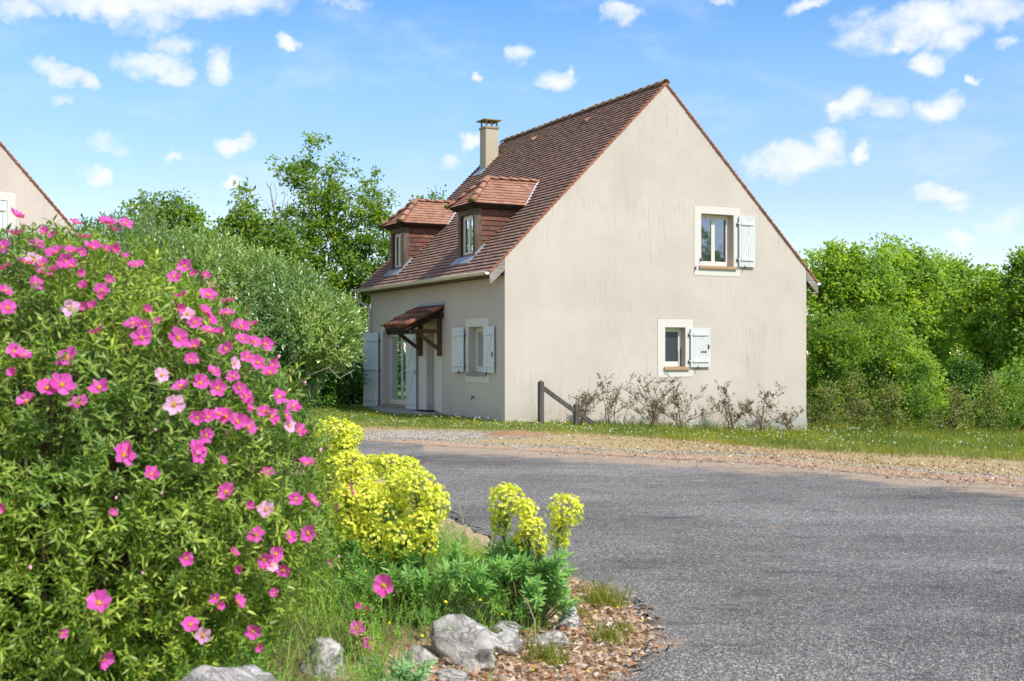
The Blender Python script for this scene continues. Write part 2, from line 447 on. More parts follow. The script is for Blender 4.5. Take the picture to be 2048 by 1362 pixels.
def ground_f(t):
    co = objco(t)
    def at(n):
        return t.n('ShaderNodeAttribute', attribute_name=n).outputs['Fac']
    n1 = t.noise(t.mapping(co, scale=(.6, 1.2, 1)), 1.4, 6, 0.7)
    n2 = t.noise(co, 14, 6, 0.75)
    n3 = t.noise(co, 55, 4, 0.7)
    straw = t.mix(n2, (0.50, 0.36, 0.20), (0.36, 0.30, 0.13))
    straw = t.mix(t.sstep(n3, 0.45, 0.7, 0, 0.7), straw, (0.62, 0.50, 0.34))
    straw = t.mix(t.sstep(n1, 0.52, 0.66, 0, 0.8), straw, (0.44, 0.25, 0.14))
    green = t.mix(n2, (0.07, 0.13, 0.02), (0.16, 0.24, 0.05))
    sand = t.mix(t.sstep(n2, 0.3, 0.7), (0.42, 0.24, 0.14), (0.56, 0.42, 0.30))
    grav = t.mix(t.sstep(n3, 0.35, 0.65), (0.30, 0.27, 0.24), (0.60, 0.56, 0.50))
    soil = t.mix(n2, (0.10, 0.085, 0.04), (0.22, 0.18, 0.09))
    j = t.m('MULTIPLY', t.m('SUBTRACT', n2, 0.5), 0.9)
    j1 = t.m('MULTIPLY', t.m('SUBTRACT', n1, 0.5), 1.3)
    jj = t.m('ADD', j, j1)
    c = straw
    c = t.mix(t.sstep(t.m('ADD', at('sand'), jj), 0.35, 0.65), c, sand)
    c = t.mix(t.sstep(t.m('ADD', at('gravel'), jj), 0.35, 0.65), c, grav)
    c = t.mix(t.sstep(t.m('ADD', at('green'), jj), 0.35, 0.65), c, green)
    c = t.mix(t.sstep(t.m('ADD', at('soil'), j), 0.35, 0.65), c, soil)
    h = t.m('ADD', n2, t.m('MULTIPLY', n3, 0.5))
    return pbr(t, c, 0.95, 0.1, h, 0.03, 0.8)
mat('earth', ground_f)


# ------------------------------------------------------------------ mesh helpers
def link(o, parent=None):
    COL.objects.link(o)
    if parent is not None:
        o.parent = parent
    return o

def tag(o, label=None, cat=None, group=None, kind=None):
    if label: o['label'] = label
    if cat: o['category'] = cat
    if group: o['group'] = group
    if kind: o['kind'] = kind
    return o

def empty(name, loc=(0, 0, 0), rz=0, parent=None):
    o = bpy.data.objects.new(name, None)
    o.location = loc
    o.rotation_euler = (0, 0, rz)
    o.empty_display_size = 0.2
    return link(o, parent)

def meshobj(name, me, m=None, parent=None, loc=None):
    o = bpy.data.objects.new(name, me)
    if m is not None and not me.materials:
        me.materials.append(MATS[m] if isinstance(m, str) else m)
    if loc is not None:
        o.location = loc
    return link(o, parent)

def npmesh(name, V, F, smooth=False):
    """V (n,3), F (k,3) or (k,4) numpy"""
    me = bpy.data.meshes.new(name)
    V = np.asarray(V, np.float32); F = np.asarray(F, np.int32)
    k = F.shape[1]
    me.vertices.add(len(V)); me.vertices.foreach_set('co', V.ravel())
    me.loops.add(F.size); me.loops.foreach_set('vertex_index', F.ravel())
    me.polygons.add(len(F))
    me.polygons.foreach_set('loop_start', np.arange(0, F.size, k, dtype=np.int32))
    me.polygons.foreach_set('loop_total', np.full(len(F), k, np.int32))
    if smooth:
        me.polygons.foreach_set('use_smooth', np.ones(len(F), bool))
    me.update(calc_edges=True)
    me.validate()
    return me

class MB:
    def __init__(s):
        s.v = []; s.f = []; s.sm = []

    def add(s, vs, fs, smooth=False):
        b = len(s.v)
        s.v += [tuple(q) for q in vs]
        s.f += [tuple(b + i for i in q) for q in fs]
        s.sm += [smooth] * len(fs)
        return s

    def box(s, x0, x1, y0, y1, z0, z1):
        vs = [(x, y, z) for z in (z0, z1) for y in (y0, y1) for x in (x0, x1)]
        return s.add(vs, [(0, 2, 3, 1), (4, 5, 7, 6), (0, 1, 5, 4), (2, 6, 7, 3), (0, 4, 6, 2), (1, 3, 7, 5)])

    def prism(s, poly, axis, a0, a1):
        """poly in the two other axes (in x,y,z order), extruded along axis"""
        n = len(poly)
        def mk(p, a):
            q = list(p)
            q.insert(axis, a)
            return q
        vs = [mk(p, a0) for p in poly] + [mk(p, a1) for p in poly]
        fs = [tuple(range(n)), tuple(range(2 * n - 1, n - 1, -1))]
        fs += [(i, n + i, n + (i + 1) % n, (i + 1) % n) for i in range(n)]
        return s.add(vs, fs)

    def bar(s, a, b, w, h, up=(0, 0, 1)):
        a = Vector(a); b = Vector(b); d = (b - a).normalized()
        u = Vector(up)
        sd_ = d.cross(u)
        if sd_.length < 1e-4:
            sd_ = d.cross(Vector((1, 0, 0)))
        sd_.normalize(); u = sd_.cross(d).normalized()
        vs = [p + sd_ * (i * w / 2) + u * (j * h / 2) for p in (a, b) for j in (-1, 1) for i in (-1, 1)]
        return s.add(vs, [(0, 1, 3, 2), (4, 6, 7, 5), (0, 4, 5, 1), (2, 3, 7, 6), (0, 2, 6, 4), (1, 5, 7, 3)])

    def tube(s, pts, rad, n=8, cap=True, smooth=True):
        pts = [Vector(p) for p in pts]
        if not hasattr(rad, '__len__'):
            rad = [rad] * len(pts)
        rings = []
        ref = Vector((0.13, 0.27, 0.95))
        for i, p in enumerate(pts):
            d = (pts[min(i + 1, len(pts) - 1)] - pts[max(i - 1, 0)]).normalized()
            if abs(d.dot(ref)) > 0.97: ref = Vector((0.9, 0.3, 0.1))
            u = d.cross(ref).normalized(); w = d.cross(u)
            rings.append([p + (u * math.cos(t) + w * math.sin(t)) * rad[i] for t in [2 * math.pi * k / n for k in range(n)]])
        vs = [q for r in rings for q in r]
        fs = []
        for i in range(len(pts) - 1):
            for k in range(n):
                k2 = (k + 1) % n
                fs.append((i * n + k, i * n + k2, (i + 1) * n + k2, (i + 1) * n + k))
        if cap:
            fs.append(tuple(range(n - 1, -1, -1)))
            fs.append(tuple((len(pts) - 1) * n + k for k in range(n)))
        return s.add(vs, fs, smooth)

    def mesh(s, name='mesh'):
        me = bpy.data.meshes.new(name)
        me.from_pydata(s.v, [], s.f)
        me.polygons.foreach_set('use_smooth', s.sm)
        me.update()
        return me

    def obj(s, name, m, parent=None, bevel=0.0):
        o = meshobj(name, s.mesh(name), m, parent)
        if bevel:
            b = o.modifiers.new('bevel', 'BEVEL')
            b.width = bevel; b.segments = 2; b.limit_method = 'ANGLE'
        return o

def clip_poly(poly, edge_a, edge_b):
    """keep the part of poly left of the line edge_a -> edge_b (2-D)"""
    ax, ay = edge_a; bx, by = edge_b
    def side(p):
        return (bx - ax) * (p[1] - ay) - (by - ay) * (p[0] - ax)
    out = []
    for i, p in enumerate(poly):
        q = poly[(i + 1) % len(poly)]
        sp, sq = side(p), side(q)
        if sp >= 0: out.append(p)
        if (sp > 0 > sq) or (sp < 0 < sq):
            t = sp / (sp - sq)
            out.append((p[0] + (q[0] - p[0]) * t, p[1] + (q[1] - p[1]) * t))
    return out

def poly_area(p):
    return 0.5 * sum(p[i][0] * p[(i + 1) % len(p)][1] - p[(i + 1) % len(p)][0] * p[i][1] for i in range(len(p)))

def tile_plane(O, A, B, N, region, exposure, width, thick, rng, overlap=0.03, gap=0.004, lift=1.0):
    """tiles laid on the plane O + a A + b B (b up the slope), clipped to the convex ccw polygon region. yields (verts, faces)"""
    O, A, B, N = Vector(O), Vector(A).normalized(), Vector(B).normalized(), Vector(N).normalized()
    a0 = min(p[0] for p in region); a1 = max(p[0] for p in region)
    b0 = min(p[1] for p in region); b1 = max(p[1] for p in region)
    rows = int(math.ceil((b1 - b0) / exposure))
    for r in range(rows):
        off = (r % 2) * width * 0.5 + rng.uniform(-0.01, 0.01)
        nn = int((a1 - a0) / width) + 3
        for k in range(-1, nn):
            x0 = a0 + k * width - off + gap / 2
            j = rng.uniform(-0.004, 0.004)
            y0 = b0 + r * exposure + j
            rect = [(x0, y0), (x0 + width - gap, y0), (x0 + width - gap, y0 + exposure + overlap), (x0, y0 + exposure + overlap)]
            p = rect
            for i in range(len(region)):
                p = clip_poly(p, region[i], region[(i + 1) % len(region)])
                if len(p) < 3: break
            if len(p) < 3 or abs(poly_area(p)) < 0.0008:
                continue
            t0 = thick * rng.uniform(0.8, 1.25)
            hi = thick * 1.7 * lift + rng.uniform(0, thick * 0.35)
            def h(q):
                f = (q[1] - y0) / (exposure + overlap)
                return hi * (1 - f) + thick * 0.15 * f
            top = [O + A * q[0] + B * q[1] + N * (h(q) + t0 * 0.0) for q in p]
            bot = [O + A * q[0] + B * q[1] + N * (h(q) - t0) for q in p]
            n = len(p)
            yield top + bot, [tuple(range(n)), tuple(range(2 * n - 1, n - 1, -1))] + [(i, n + i, n + (i + 1) % n, (i + 1) % n) for i in range(n)]

def half_round(a, b, r, n=8, thick=0.012, taper=0.9, up=Vector((0, 0, 1)), arc=math.pi):
    """a half-round tile as vertices and faces from a (lower, wider end) to b"""
    a, b = Vector(a), Vector(b)
    d = (b - a).normalized()
    s = d.cross(up).normalized(); u = s.cross(d).normalized()
    vs, fs = [], []
    for p, k in ((a, 1.0), (b, taper)):
        for rr in (r * k, r * k - thick):
            for i in range(n + 1):
                t = (math.pi - arc) / 2 + arc * i / n
                vs.append(p + s * (math.cos(t) * rr) + u * (math.sin(t) * rr))
    m = n + 1
    for i in range(n):
        fs.append((i, i + 1, 2 * m + i + 1, 2 * m + i))
        fs.append((m + i + 1, m + i, 3 * m + i, 3 * m + i + 1))
        fs.append((i + 1, i, m + i, m + i + 1))
        fs.append((2 * m + i, 2 * m + i + 1, 3 * m + i + 1, 3 * m + i))
    fs.append((0, 2 * m, 3 * m, m)); fs.append((n, m + n, 3 * m + n, 2 * m + n))
    return vs, fs

def wall_panel(name, length, z0, z1, thick, holes, to3, parent, m, planes=()):
    """a wall in (t along, z up) with rectangular holes; to3(t, depth, z) -> local point"""
    ts = sorted({0.0, length} | {h[0] for h in holes} | {h[1] for h in holes})
    zs = sorted({z0, z1} | {h[2] for h in holes} | {h[3] for h in holes})
    def solid(i, j):
        if i < 0 or j < 0 or i >= len(ts) - 1 or j >= len(zs) - 1: return False
        tc, zc = (ts[i] + ts[i + 1]) / 2, (zs[j] + zs[j + 1]) / 2
        return not any(h[0] < tc < h[1] and h[2] < zc < h[3] for h in holes)
    bm = bmesh.new()
    def q(*pts):
        bm.faces.new([bm.verts.new(to3(*p)) for p in pts])
    for i in range(len(ts) - 1):
        for j in range(len(zs) - 1):
            if not solid(i, j): continue
            a, b, c, d = ts[i], ts[i + 1], zs[j], zs[j + 1]
            q((a, 0, c), (b, 0, c), (b, 0, d), (a, 0, d))
            q((a, thick, c), (a, thick, d), (b, thick, d), (b, thick, c))
            if not solid(i - 1, j): q((a, 0, c), (a, 0, d), (a, thick, d), (a, thick, c))
            if not solid(i + 1, j): q((b, 0, c), (b, thick, c), (b, thick, d), (b, 0, d))
            if not solid(i, j - 1): q((a, 0, c), (a, thick, c), (b, thick, c), (b, 0, c))
            if not solid(i, j + 1): q((a, 0, d), (b, 0, d), (b, thick, d), (a, thick, d))
    bmesh.ops.remove_doubles(bm, verts=bm.verts, dist=1e-5)
    for co, no in planes:
        g = bm.verts[:] + bm.edges[:] + bm.faces[:]
        bmesh.ops.bisect_plane(bm, geom=g, plane_co=co, plane_no=no, clear_outer=True)
    bmesh.ops.recalc_face_normals(bm, faces=bm.faces)
    me = bpy.data.meshes.new(name)
    bm.to_mesh(me); bm.free()
    return meshobj(name, me, m, parent)

def smooth01(x):
    x = np.clip(x, 0, 1)
    return x * x * (3 - 2 * x)


# ------------------------------------------------------------------ the lie of the land
HP = (-0.16, 26.5); HA = math.radians(26.3); HL, HW = 8.98, 8.62     # house origin, turn, length, gable width
EDGE_NEAR = np.array([(0.0, 2.0), (.3, 4.6), (.50, 5.6), (.76, 6.33), (.80, 7.05), (.66, 7.7), (.36, 8.3), (0.0, 9.3), (-.30, 10.4), (-.75, 11.8), (-1.5, 14.5), (-2.6, 18.5), (-3.6, 21.7)])
EDGE_FAR = np.array([(-6.5, 22.6), (-4, 21.75), (-2.84, 21.1), (-1.57, 20.1), (-.55, 19.3), (.8, 18.4), (2.06, 17.5), (3.2, 16.8), (3.98, 16.2), (4.85, 14.9), (5.86, 13.9), (7.6, 13.0), (12, 11.2), (20, 8.5), (34, 5)])
GREEN = np.array([(-60, 40), (-14, 31), (-6.5, 27.2), (-4.0, 25.5), (-2, 24.6), (0, 23.6), (2.7, 23.3), (5, 23.9), (8, 23.6), (9.5, 22.4), (12, 20.0), (20, 13.5), (60, -5)])

def far_y(x): return np.interp(x, EDGE_FAR[:, 0], EDGE_FAR[:, 1])
def green_y(x): return np.interp(x, GREEN[:, 0], GREEN[:, 1])
def wr(x): return 1.05 + .8 * np.exp(-((x - 4.3) / 1.8) ** 2)
def near_x(y): return np.interp(y, EDGE_NEAR[:, 1], EDGE_NEAR[:, 0])

def fbm(x, y, s, seed=0.0):
    out = np.zeros_like(x, dtype=float); a = 1.0
    for k in range(4):
        f = s * 2 ** k
        out += a * (np.sin(x * f * 1.3 + seed + 1.7 * np.sin(y * f * .9 + k)) * np.cos(y * f * 1.1 + seed * 2 + 1.3 * np.sin(x * f * .8 - k)))
        a *= 0.5
    return out / 1.9

def land_z(x, y):
    x = np.asarray(x, float); y = np.asarray(y, float)
    z = -0.46 * smooth01((x + 0.3) / 8.2) * smooth01((y - far_y(x) - 1.0) / 7.5)
    # bed in the left foreground rises away from the asphalt
    d = near_x(np.clip(y, 2, 21.7)) - x
    zb = 0.20 * smooth01(d / 1.9) + 0.035 * smooth01(d / 0.25)
    zb = zb * (1 - smooth01((y - 9.0) / 6.0))
    z = z + np.where(y < 21, zb, 0)
    z = z + 0.012 * fbm(x, y, 2.0) * smooth01((np.maximum(d, y - far_y(x))) / 0.6)
    far = smooth01((np.hypot(x, y - 20) - 45) / 60)
    z = z - 3.0 * far
    return z

def build_land():
    def axis(lo, hi, step, out, n):
        mid = np.arange(lo, hi + 1e-6, step)
        g = np.geomspace(step * 2, out, n)
        return np.concatenate([lo - g[::-1], mid, hi + g])
    xs = axis(-16, 18, 0.16, 2500, 22); ys = axis(1, 34, 0.16, 2500, 22)
    X, Y = np.meshgrid(xs, ys)
    Z = land_z(X, Y) - 0.003
    V = np.stack([X, Y, Z], -1).reshape(-1, 3)
    nx, ny = len(xs), len(ys)
    i = np.arange(nx - 1)[None, :] + np.arange(ny - 1)[:, None] * nx
    F = np.stack([i, i + 1, i + nx + 1, i + nx], -1).reshape(-1, 4)
    me = npmesh('ground', V, F, True)
    x, y = V[:, 0], V[:, 1]
    dg = y - green_y(x)
    df = y - far_y(x)
    d = near_x(np.clip(y, 2, 21.7)) - x
    near_bed = (y < 21.5) & (d > -0.4)
    green = np.where(near_bed, 0.0, smooth01((dg + 0.5) / 1.2))
    green = np.maximum(green, 0.95 * smooth01((d - 0.3) / 2.5) * smooth01((y - 10) / 4) * near_bed)
    green = np.maximum(green, smooth01((np.hypot(x, y - 20) - 30) / 10))
    gravel = 0.62 * np.exp(-((df - wr(x)) / 0.35) ** 2) * (1 - near_bed)
    gravel = np.maximum(gravel, 1.0 * smooth01(1 - np.hypot((x + 1.8) / 2.6, (y - 22.4) / 1.5)) * 1.3)
    sand = np.where(near_bed, 0.55, 0.75 * smooth01(1 - np.abs(df - 0.5) / 1.3) + 0.35 * smooth01((x - 2) / 4) * smooth01(1 - (dg + 1) / 1.5))
    soil = np.where(near_bed, 0.35 + 0.5 * smooth01((d - 0.8) / 0.8), 0.0)
    for nm, a in (('green', green), ('gravel', gravel), ('sand', sand), ('soil', soil)):
        at = me.attributes.new(nm, 'FLOAT', 'POINT')
        at.data.foreach_set('value', np.asarray(a, np.float32))
    o = meshobj('ground', me, 'earth')
    tag(o, 'grassy, sandy ground round the houses and the drive', kind='structure')

def build_road():
    # strips from the near edge to the far edge, both ragged
    def dens(P, st):
        out = []
        for a, b in zip(P[:-1], P[1:]):
            n = max(1, int(np.hypot(*(b - a)) / st))
            for k in range(n): out.append(a + (b - a) * k / n)
        out.append(P[-1]); return np.array(out)
    step = 0.12
    xs = np.concatenate([np.arange(-3.8, 12, step), np.geomspace(12, 34, 24)])
    ys = np.concatenate([np.array([-30, -15, -6, -2, 0, 1]), np.arange(2, 23, step)])
    X, Y = np.meshgrid(xs, ys)
    rag = 0.13 * fbm(X, Y, 2.6) + 0.06 * fbm(X, Y, 9.0)
    X = np.maximum(X, near_x(np.clip(Y, 2, 21.7)) + rag)
    Y = np.minimum(Y, far_y(X) + rag * 1.6)
    X = np.maximum(X, near_x(np.clip(Y, 2, 21.7)) + rag)
    Z = np.full_like(X, 0.006) + 0.003 * fbm(X, Y, 1.2)
    V = np.stack([X, Y, Z], -1).reshape(-1, 3)
    nx, ny = len(xs), len(ys)
    i = np.arange(nx - 1)[None, :] + np.arange(ny - 1)[:, None] * nx
    F = np.stack([i, i + 1, i + nx + 1, i + nx], -1).reshape(-1, 4)
    d1 = V[F[:, 2]] - V[F[:, 0]]; d2 = V[F[:, 3]] - V[F[:, 1]]
    F = F[np.abs(d1[:, 0] * d2[:, 1] - d1[:, 1] * d2[:, 0]) > 2e-4]
    me = npmesh('road', V, F, True)
    df = far_y(V[:, 0]) - V[:, 1]
    dn = V[:, 0] - near_x(np.clip(V[:, 1], 2, 21.7))
    dust = 0.95 * np.clip(1 - df / 1.8, 0, 1) * (V[:, 0] > -1.5) + 0.45 * np.clip(1 - df / 4.5, 0, 1) + 0.55 * np.clip(1 - dn / 0.35, 0, 1) * (V[:, 1] < 9)
    at = me.attributes.new('dust', 'FLOAT', 'POINT')
    at.data.foreach_set('value', dust.astype(np.float32))
    o = meshobj('road', me, 'asphalt')
    tag(o, 'worn grey asphalt drive with sandy edges', kind='structure')

build_land()
build_road()

rng = random.Random(7)
R = np.random.RandomState(11)

def hz(x, y):
    return float(land_z(np.array([x]), np.array([y]))[0])


# ------------------------------------------------------------------ the house
def shutter(parent, O, T, D, w, h, side, nb=4, latch=None, three=False, board_m='shutter_paint', plank_to_hinge=1):
    """a plank shutter. O: lower hinge corner, T: unit vector hinge -> free edge, D: unit vector out of the wall.
    side: +1/-1 which way the brace runs"""
    O, T, D = Vector(O), Vector(T), Vector(D)
    Z = Vector((0, 0, 1))
    sh = empty('shutter', parent=parent)
    def slab(name, t0, t1, z0, z1, d0, d1, m=board_m, bev=0.003):
        b = MB()
        vs = [O + T * t + Z * z + D * d for z in (z0, z1) for d in (d0, d1) for t in (t0, t1)]
        b.add(vs, [(0, 2, 3, 1), (4, 5, 7, 6), (0, 1, 5, 4), (2, 6, 7, 3), (0, 4, 6, 2), (1, 3, 7, 5)])
        return b.obj(name, m, sh, bev)
    bw = w / nb
    for k in range(nb):
        slab('board', k * bw + 0.0025, (k + 1) * bw - 0.0025, rng.uniform(0, .002), h - rng.uniform(0, .002), 0.03, 0.052 + rng.uniform(0, .0015), bev=0.004)
    zs = (0.15 * h, 0.80 * h) if not three else (0.10 * h, 0.51 * h, 0.90 * h)
    if not three: zs = (0.11 * h + 0.05, h * 0.84)
    bh = 0.075 if h > 0.8 else 0.065
    for z in zs:
        slab('batten', 0.05, w - 0.055, z - bh / 2, z + bh / 2, 0.053, 0.078, bev=0.008)
        hb = slab('hinge', -0.045, 0.06, z - 0.012, z + 0.012, 0.034, 0.06, 'pure_white')
        p = MB(); c = O + T * -0.035 + Z * z
        p.tube([c - Z * 0.028 + D * 0.03, c + Z * 0.028 + D * 0.03], 0.016, 8)
        p.tube([c - Z * 0.045 + D * 0.005, c - Z * 0.015 + D * 0.03], 0.012, 6)
        p.obj('hinge', 'black_iron', sh)
    pairs = list(zip(zs[:-1], zs[1:]))
    for za, zb in pairs:
        b = MB()
        b.bar(O + T * (0.10) + Z * (za + bh / 2) + D * 0.060, O + T * (w - 0.11) + Z * (zb - bh / 2) + D * 0.060, 0.012, 0.045, up=D.cross((O + T * (w - 0.1) + Z * zb) - (O + T * 0.1 + Z * za)))
        b.obj('brace', board_m, sh, 0.003)
    if latch:
        b = MB()
        c = O + T * (w - 0.07) + Z * (h * latch)
        b.bar(c - Z * 0.06 + D * 0.062, c + Z * 0.06 + D * 0.062, 0.018, 0.018)
        b.tube([c + Z * 0.04 + D * 0.07, c + Z * 0.03 + D * 0.07 + T * 0.035, c - Z * 0.03 + D * 0.07 + T * 0.035, c - Z * 0.04 + D * 0.07], 0.006, 6)
        b.obj('latch', 'black_iron', sh)
    # turning catch at the foot
    b = MB()
    c = O + T * (w * 0.35) + Z * -0.02
    b.bar(c + D * 0.0, c + D * 0.07, 0.012, 0.012)
    b.bar(c + D * 0.065 - Z * 0.03, c + D * 0.065 + Z * 0.06, 0.016, 0.012)
    b.obj('shutter_catch', 'black_iron', sh)
    return sh

def window(parent, to3, t0, t1, z0, z1, depth=0.19, leaves=2, glassm='window_glass', sill=True, name='window', sur=None, fw=0.05, opening_sill_z=None, curtain=False):
    """window set back in its opening. to3(t, d, z): d > 0 goes into the wall"""
    wn = empty(name, parent=parent)
    def slab(nm, a0, a1, d0, d1, b0, b1, m, bev=0.0):
        b = MB()
        vs = [to3(t, d, z) for z in (b0, b1) for d in (d0, d1) for t in (a0, a1)]
        b.add(vs, [(0, 2, 3, 1), (4, 5, 7, 6), (0, 1, 5, 4), (2, 6, 7, 3), (0, 4, 6, 2), (1, 3, 7, 5)])
        return b.obj(nm, m, wn, bev)
    d0, d1 = depth, depth + 0.05
    # fixed frame
    fz0 = z0 + 0.001
    e = 0.001
    slab('frame', t0 + e, t0 + fw, d0, d1, fz0, z1 - e, 'white_frame', .004)
    slab('frame', t1 - fw, t1 - e, d0, d1, fz0, z1 - e, 'white_frame', .004)
    slab('frame', t0 + fw, t1 - fw, d0 + .001, d1, z1 - fw, z1 - e, 'white_frame', .004)
    slab('frame', t0 + fw, t1 - fw, d0 - .012, d1, fz0, fz0 + fw + .01, 'white_frame', .004)
    w = (t1 - t0 - 2 * fw) / leaves
    for k in range(leaves):
        a = t0 + fw + k * w; b_ = a + w
        s = 0.052
        q0, q1 = fz0 + fw + .012, z1 - fw - .002
        cs = 'casement'
        dd0, dd1 = d0 - 0.008 * 1, d0 + 0.035
        slab(cs, a + .002, a + s, dd0, dd1, q0, q1, 'white_frame', .004)
        slab(cs, b_ - s, b_ - .002, dd0, dd1, q0, q1, 'white_frame', .004)
        slab(cs, a + s, b_ - s, dd0 + .001, dd1, q1 - s, q1, 'white_frame', .004)
        slab(cs, a + s, b_ - s, dd0 + .001, dd1, q0, q0 + s + .01, 'white_frame', .004)
        slab('pane', a + s - .001, b_ - s + .001, d0 + .012, d0 + .02, q0 + s, q1 - s + .001, glassm)
    return wn

def house_walls(root, gable_holes, front_holes, H0, zlow, eave):
    """gable (local y=0), front (local x=0), and the two far walls"""
    t = 0.26
    pl = [((0, 0, eave), (-0.7071, 0, 0.7071)), ((HW, 0, eave), (0.7071, 0, 0.7071))]
    ztop = eave + HW / 2
    wall_panel('wall', HW, zlow, ztop, t, gable_holes, lambda a, d, z: (a, d, z), root, 'stucco', pl)
    wall_panel('wall', HW, zlow, ztop, t, [], lambda a, d, z: (a, HL - d, z), root, 'stucco', pl)
    wall_panel('wall', HL - 2 * t, zlow, eave, t, [(a - t, b - t, c, d) for a, b, c, d in front_holes], lambda a, d, z: (d, a + t, z), root, 'stucco', pl)
    wall_panel('wall', HL - 2 * t, zlow, eave, t, [], lambda a, d, z: (HW - d, a + t, z), root, 'stucco', pl)

def surround(root, to3, t0, t1, z0, z1, o0, o1, p0, p1, m='surround_plaster', low=True):
    """painted plaster band round an opening (o0..o1, p0..p1), out to t0..t1, z0..z1"""
    s = empty('window_surround', parent=root)
    def slab(a0, a1, b0, b1, nm='plaster_band', d=0.007, mm=m):
        b = MB()
        vs = [to3(t, dd, z) for z in (b0, b1) for dd in (-d, 0.002) for t in (a0, a1)]
        b.add(vs, [(0, 2, 3, 1), (4, 5, 7, 6), (0, 1, 5, 4), (2, 6, 7, 3), (0, 4, 6, 2), (1, 3, 7, 5)])
        b.obj(nm, mm, s)
    slab(t0, o0, z0, z1); slab(o1, t1, z0, z1)
    slab(o0, o1, p1, z1)
    if low: slab(o0, o1, z0, p0)
    j = 0.008
    slab(t0 - j, t0, z0 - j, z1 + j, 'joint_line', 0.003, 'surround_joint')
    slab(t1, t1 + j, z0 - j, z1 + j, 'joint_line', 0.003, 'surround_joint')
    slab(t0, t1, z1, z1 + j, 'joint_line', 0.003, 'surround_joint')
    if low: slab(t0, t1, z0 - j, z0, 'joint_line', 0.003, 'surround_joint')
    return s

EAVE = 3.78      # height of the roof surface over the wall face

def house_roof(root, detail=True):
    rf = empty('roof', parent=root)
    # boarding under the tiles
    d = 0.06
    b = MB()
    e = EAVE - d
    ov = 0.34
    for sgn in (0, 1):
        poly = [(-ov, e - ov), (HW / 2, e + HW / 2), (HW / 2, e + HW / 2 - 0.10), (-ov, e - ov - 0.10)]
        if sgn: poly = [(HW - p[0], p[1]) for p in poly][::-1]
        b.prism([(p[0], p[1]) for p in poly], 1, 0.012, HL - 0.012)
    b.obj('roof_deck', 'board_wood', rf)
    rg = random.Random(3)
    S = math.sqrt(.5)
    L = (HW / 2 + 0.37) / S
    for sgn in (0, 1):
        acc = MB()
        if sgn == 0:
            O = (-0.37, 0, EAVE - 0.37 - 0.03); A = (0, 1, 0); Bv = (1, 0, 1); N = (-1, 0, 1)
        else:
            O = (HW + 0.37, HL, EAVE - 0.37 - 0.03); A = (0, -1, 0); Bv = (-1, 0, 1); N = (1, 0, 1)
        reg = [(-0.0, 0), (HL, 0), (HL, L), (0, L)]
        for vs, fs in tile_plane(O, A, Bv, N, reg, 0.125, 0.17, 0.022, rg, gap=0.002, lift=1.15):
            acc.add(vs, fs)
        o = acc.obj('roof_tiles', 'roof_clay', rf)
        o['kind'] = 'stuff'
        # verge: every course ends over the gable with its own edge
        for end in (0, 1):
            acc = MB()
            n = int(L / 0.125)
            for k in range(n + 1):
                b0 = k * 0.125; b1 = min(b0 + 0.15, L)
                if b1 - b0 < 0.05: continue
                Ov, Av, Bn, Nn = Vector(O), Vector(A), Vector(Bv).normalized(), Vector(N).normalized()
                a0, a1 = (-0.034, -0.002) if end == 0 else (HL + 0.002, HL + 0.034)
                if sgn: a0, a1 = a0, a1
                j = rg.uniform(-.006, .006)
                a0 += j * (1 if end == 0 else 0); a1 += j * (0 if end == 0 else 1)
                vs = []
                for bb, hh in ((b0, 0.030), (b1, 0.012)):
                    for aa in (a0, a1):
                        for dz in (-0.038, 0.0):
                            vs.append(Ov + Av * aa + Bn * bb + Nn * (hh + dz + rg.uniform(-.002, .003)))
                acc.add(vs, [(0, 1, 3, 2), (4, 6, 7, 5), (0, 4, 5, 1), (2, 3, 7, 6), (0, 2, 6, 4), (1, 5, 7, 3)])
            o = acc.obj('verge_tiles', 'verge_clay', rf)
            o['kind'] = 'stuff'
    # mortar under the verge
    # ridge
    zr = EAVE + HW / 2 - 0.045
    n = 25
    st = (HL + 0.06) / n
    vs, fs = half_round((0, 0, 0.02), (0, st + 0.04, 0), 0.11, 8, 0.015, 0.86)
    rm = MB().add(vs, fs, True).mesh('ridge_tile')
    for k in range(n):
        o = meshobj('ridge_tile', rm, 'ridge_clay', rf, (HW / 2, -0.03 + k * st, zr + rg.uniform(-.008, .01)))
        o.rotation_euler = (rg.uniform(-.012, .012), rg.uniform(-.04, .04), rg.uniform(-.02, .02))
    return rf

def gutter(root, side, y0, y1):
    x = -0.43 if side == 0 else HW + 0.43
    z = EAVE - 0.37 - 0.035
    b = MB()
    prof = []
    n = 8
    for k in range(n + 1):
        t = math.pi + math.pi * k / n
        prof.append((x + 0.065 * math.cos(t), z + 0.065 * math.sin(t)))
    inner = [(x + (p[0] - x) * .9, z + (p[1] - z) * .9 + 0.0) for p in prof][::-1]
    b.prism(prof + inner, 1, y0, y1)
    b.tube([(x - 0.068, y0, z + 0.004), (x - 0.068, y1, z + 0.004)], 0.011, 6)
    o = b.obj('gutter', 'gutter_cream', root)
    c = MB()
    c.prism(prof, 1, y0 - 0.012, y0 - 0.001)
    c.obj('gutter_end', 'pure_white', o)
    return o

def barge(root, side, y0, y1):
    """the boarded end of the eaves by the gable"""
    e = EAVE - 0.065
    P = [(-0.375, e - 0.385), (-0.006, e - 0.015), (-0.006, e - 0.29), (-0.355, e - 0.62), (-0.385, e - 0.60)]
    if side: P = [(HW - p[0], p[1]) for p in P][::-1]
    b = MB(); b.prism(P, 1, y0, y1)
    return b.obj('bargeboard', 'board_wood', root, 0.004)

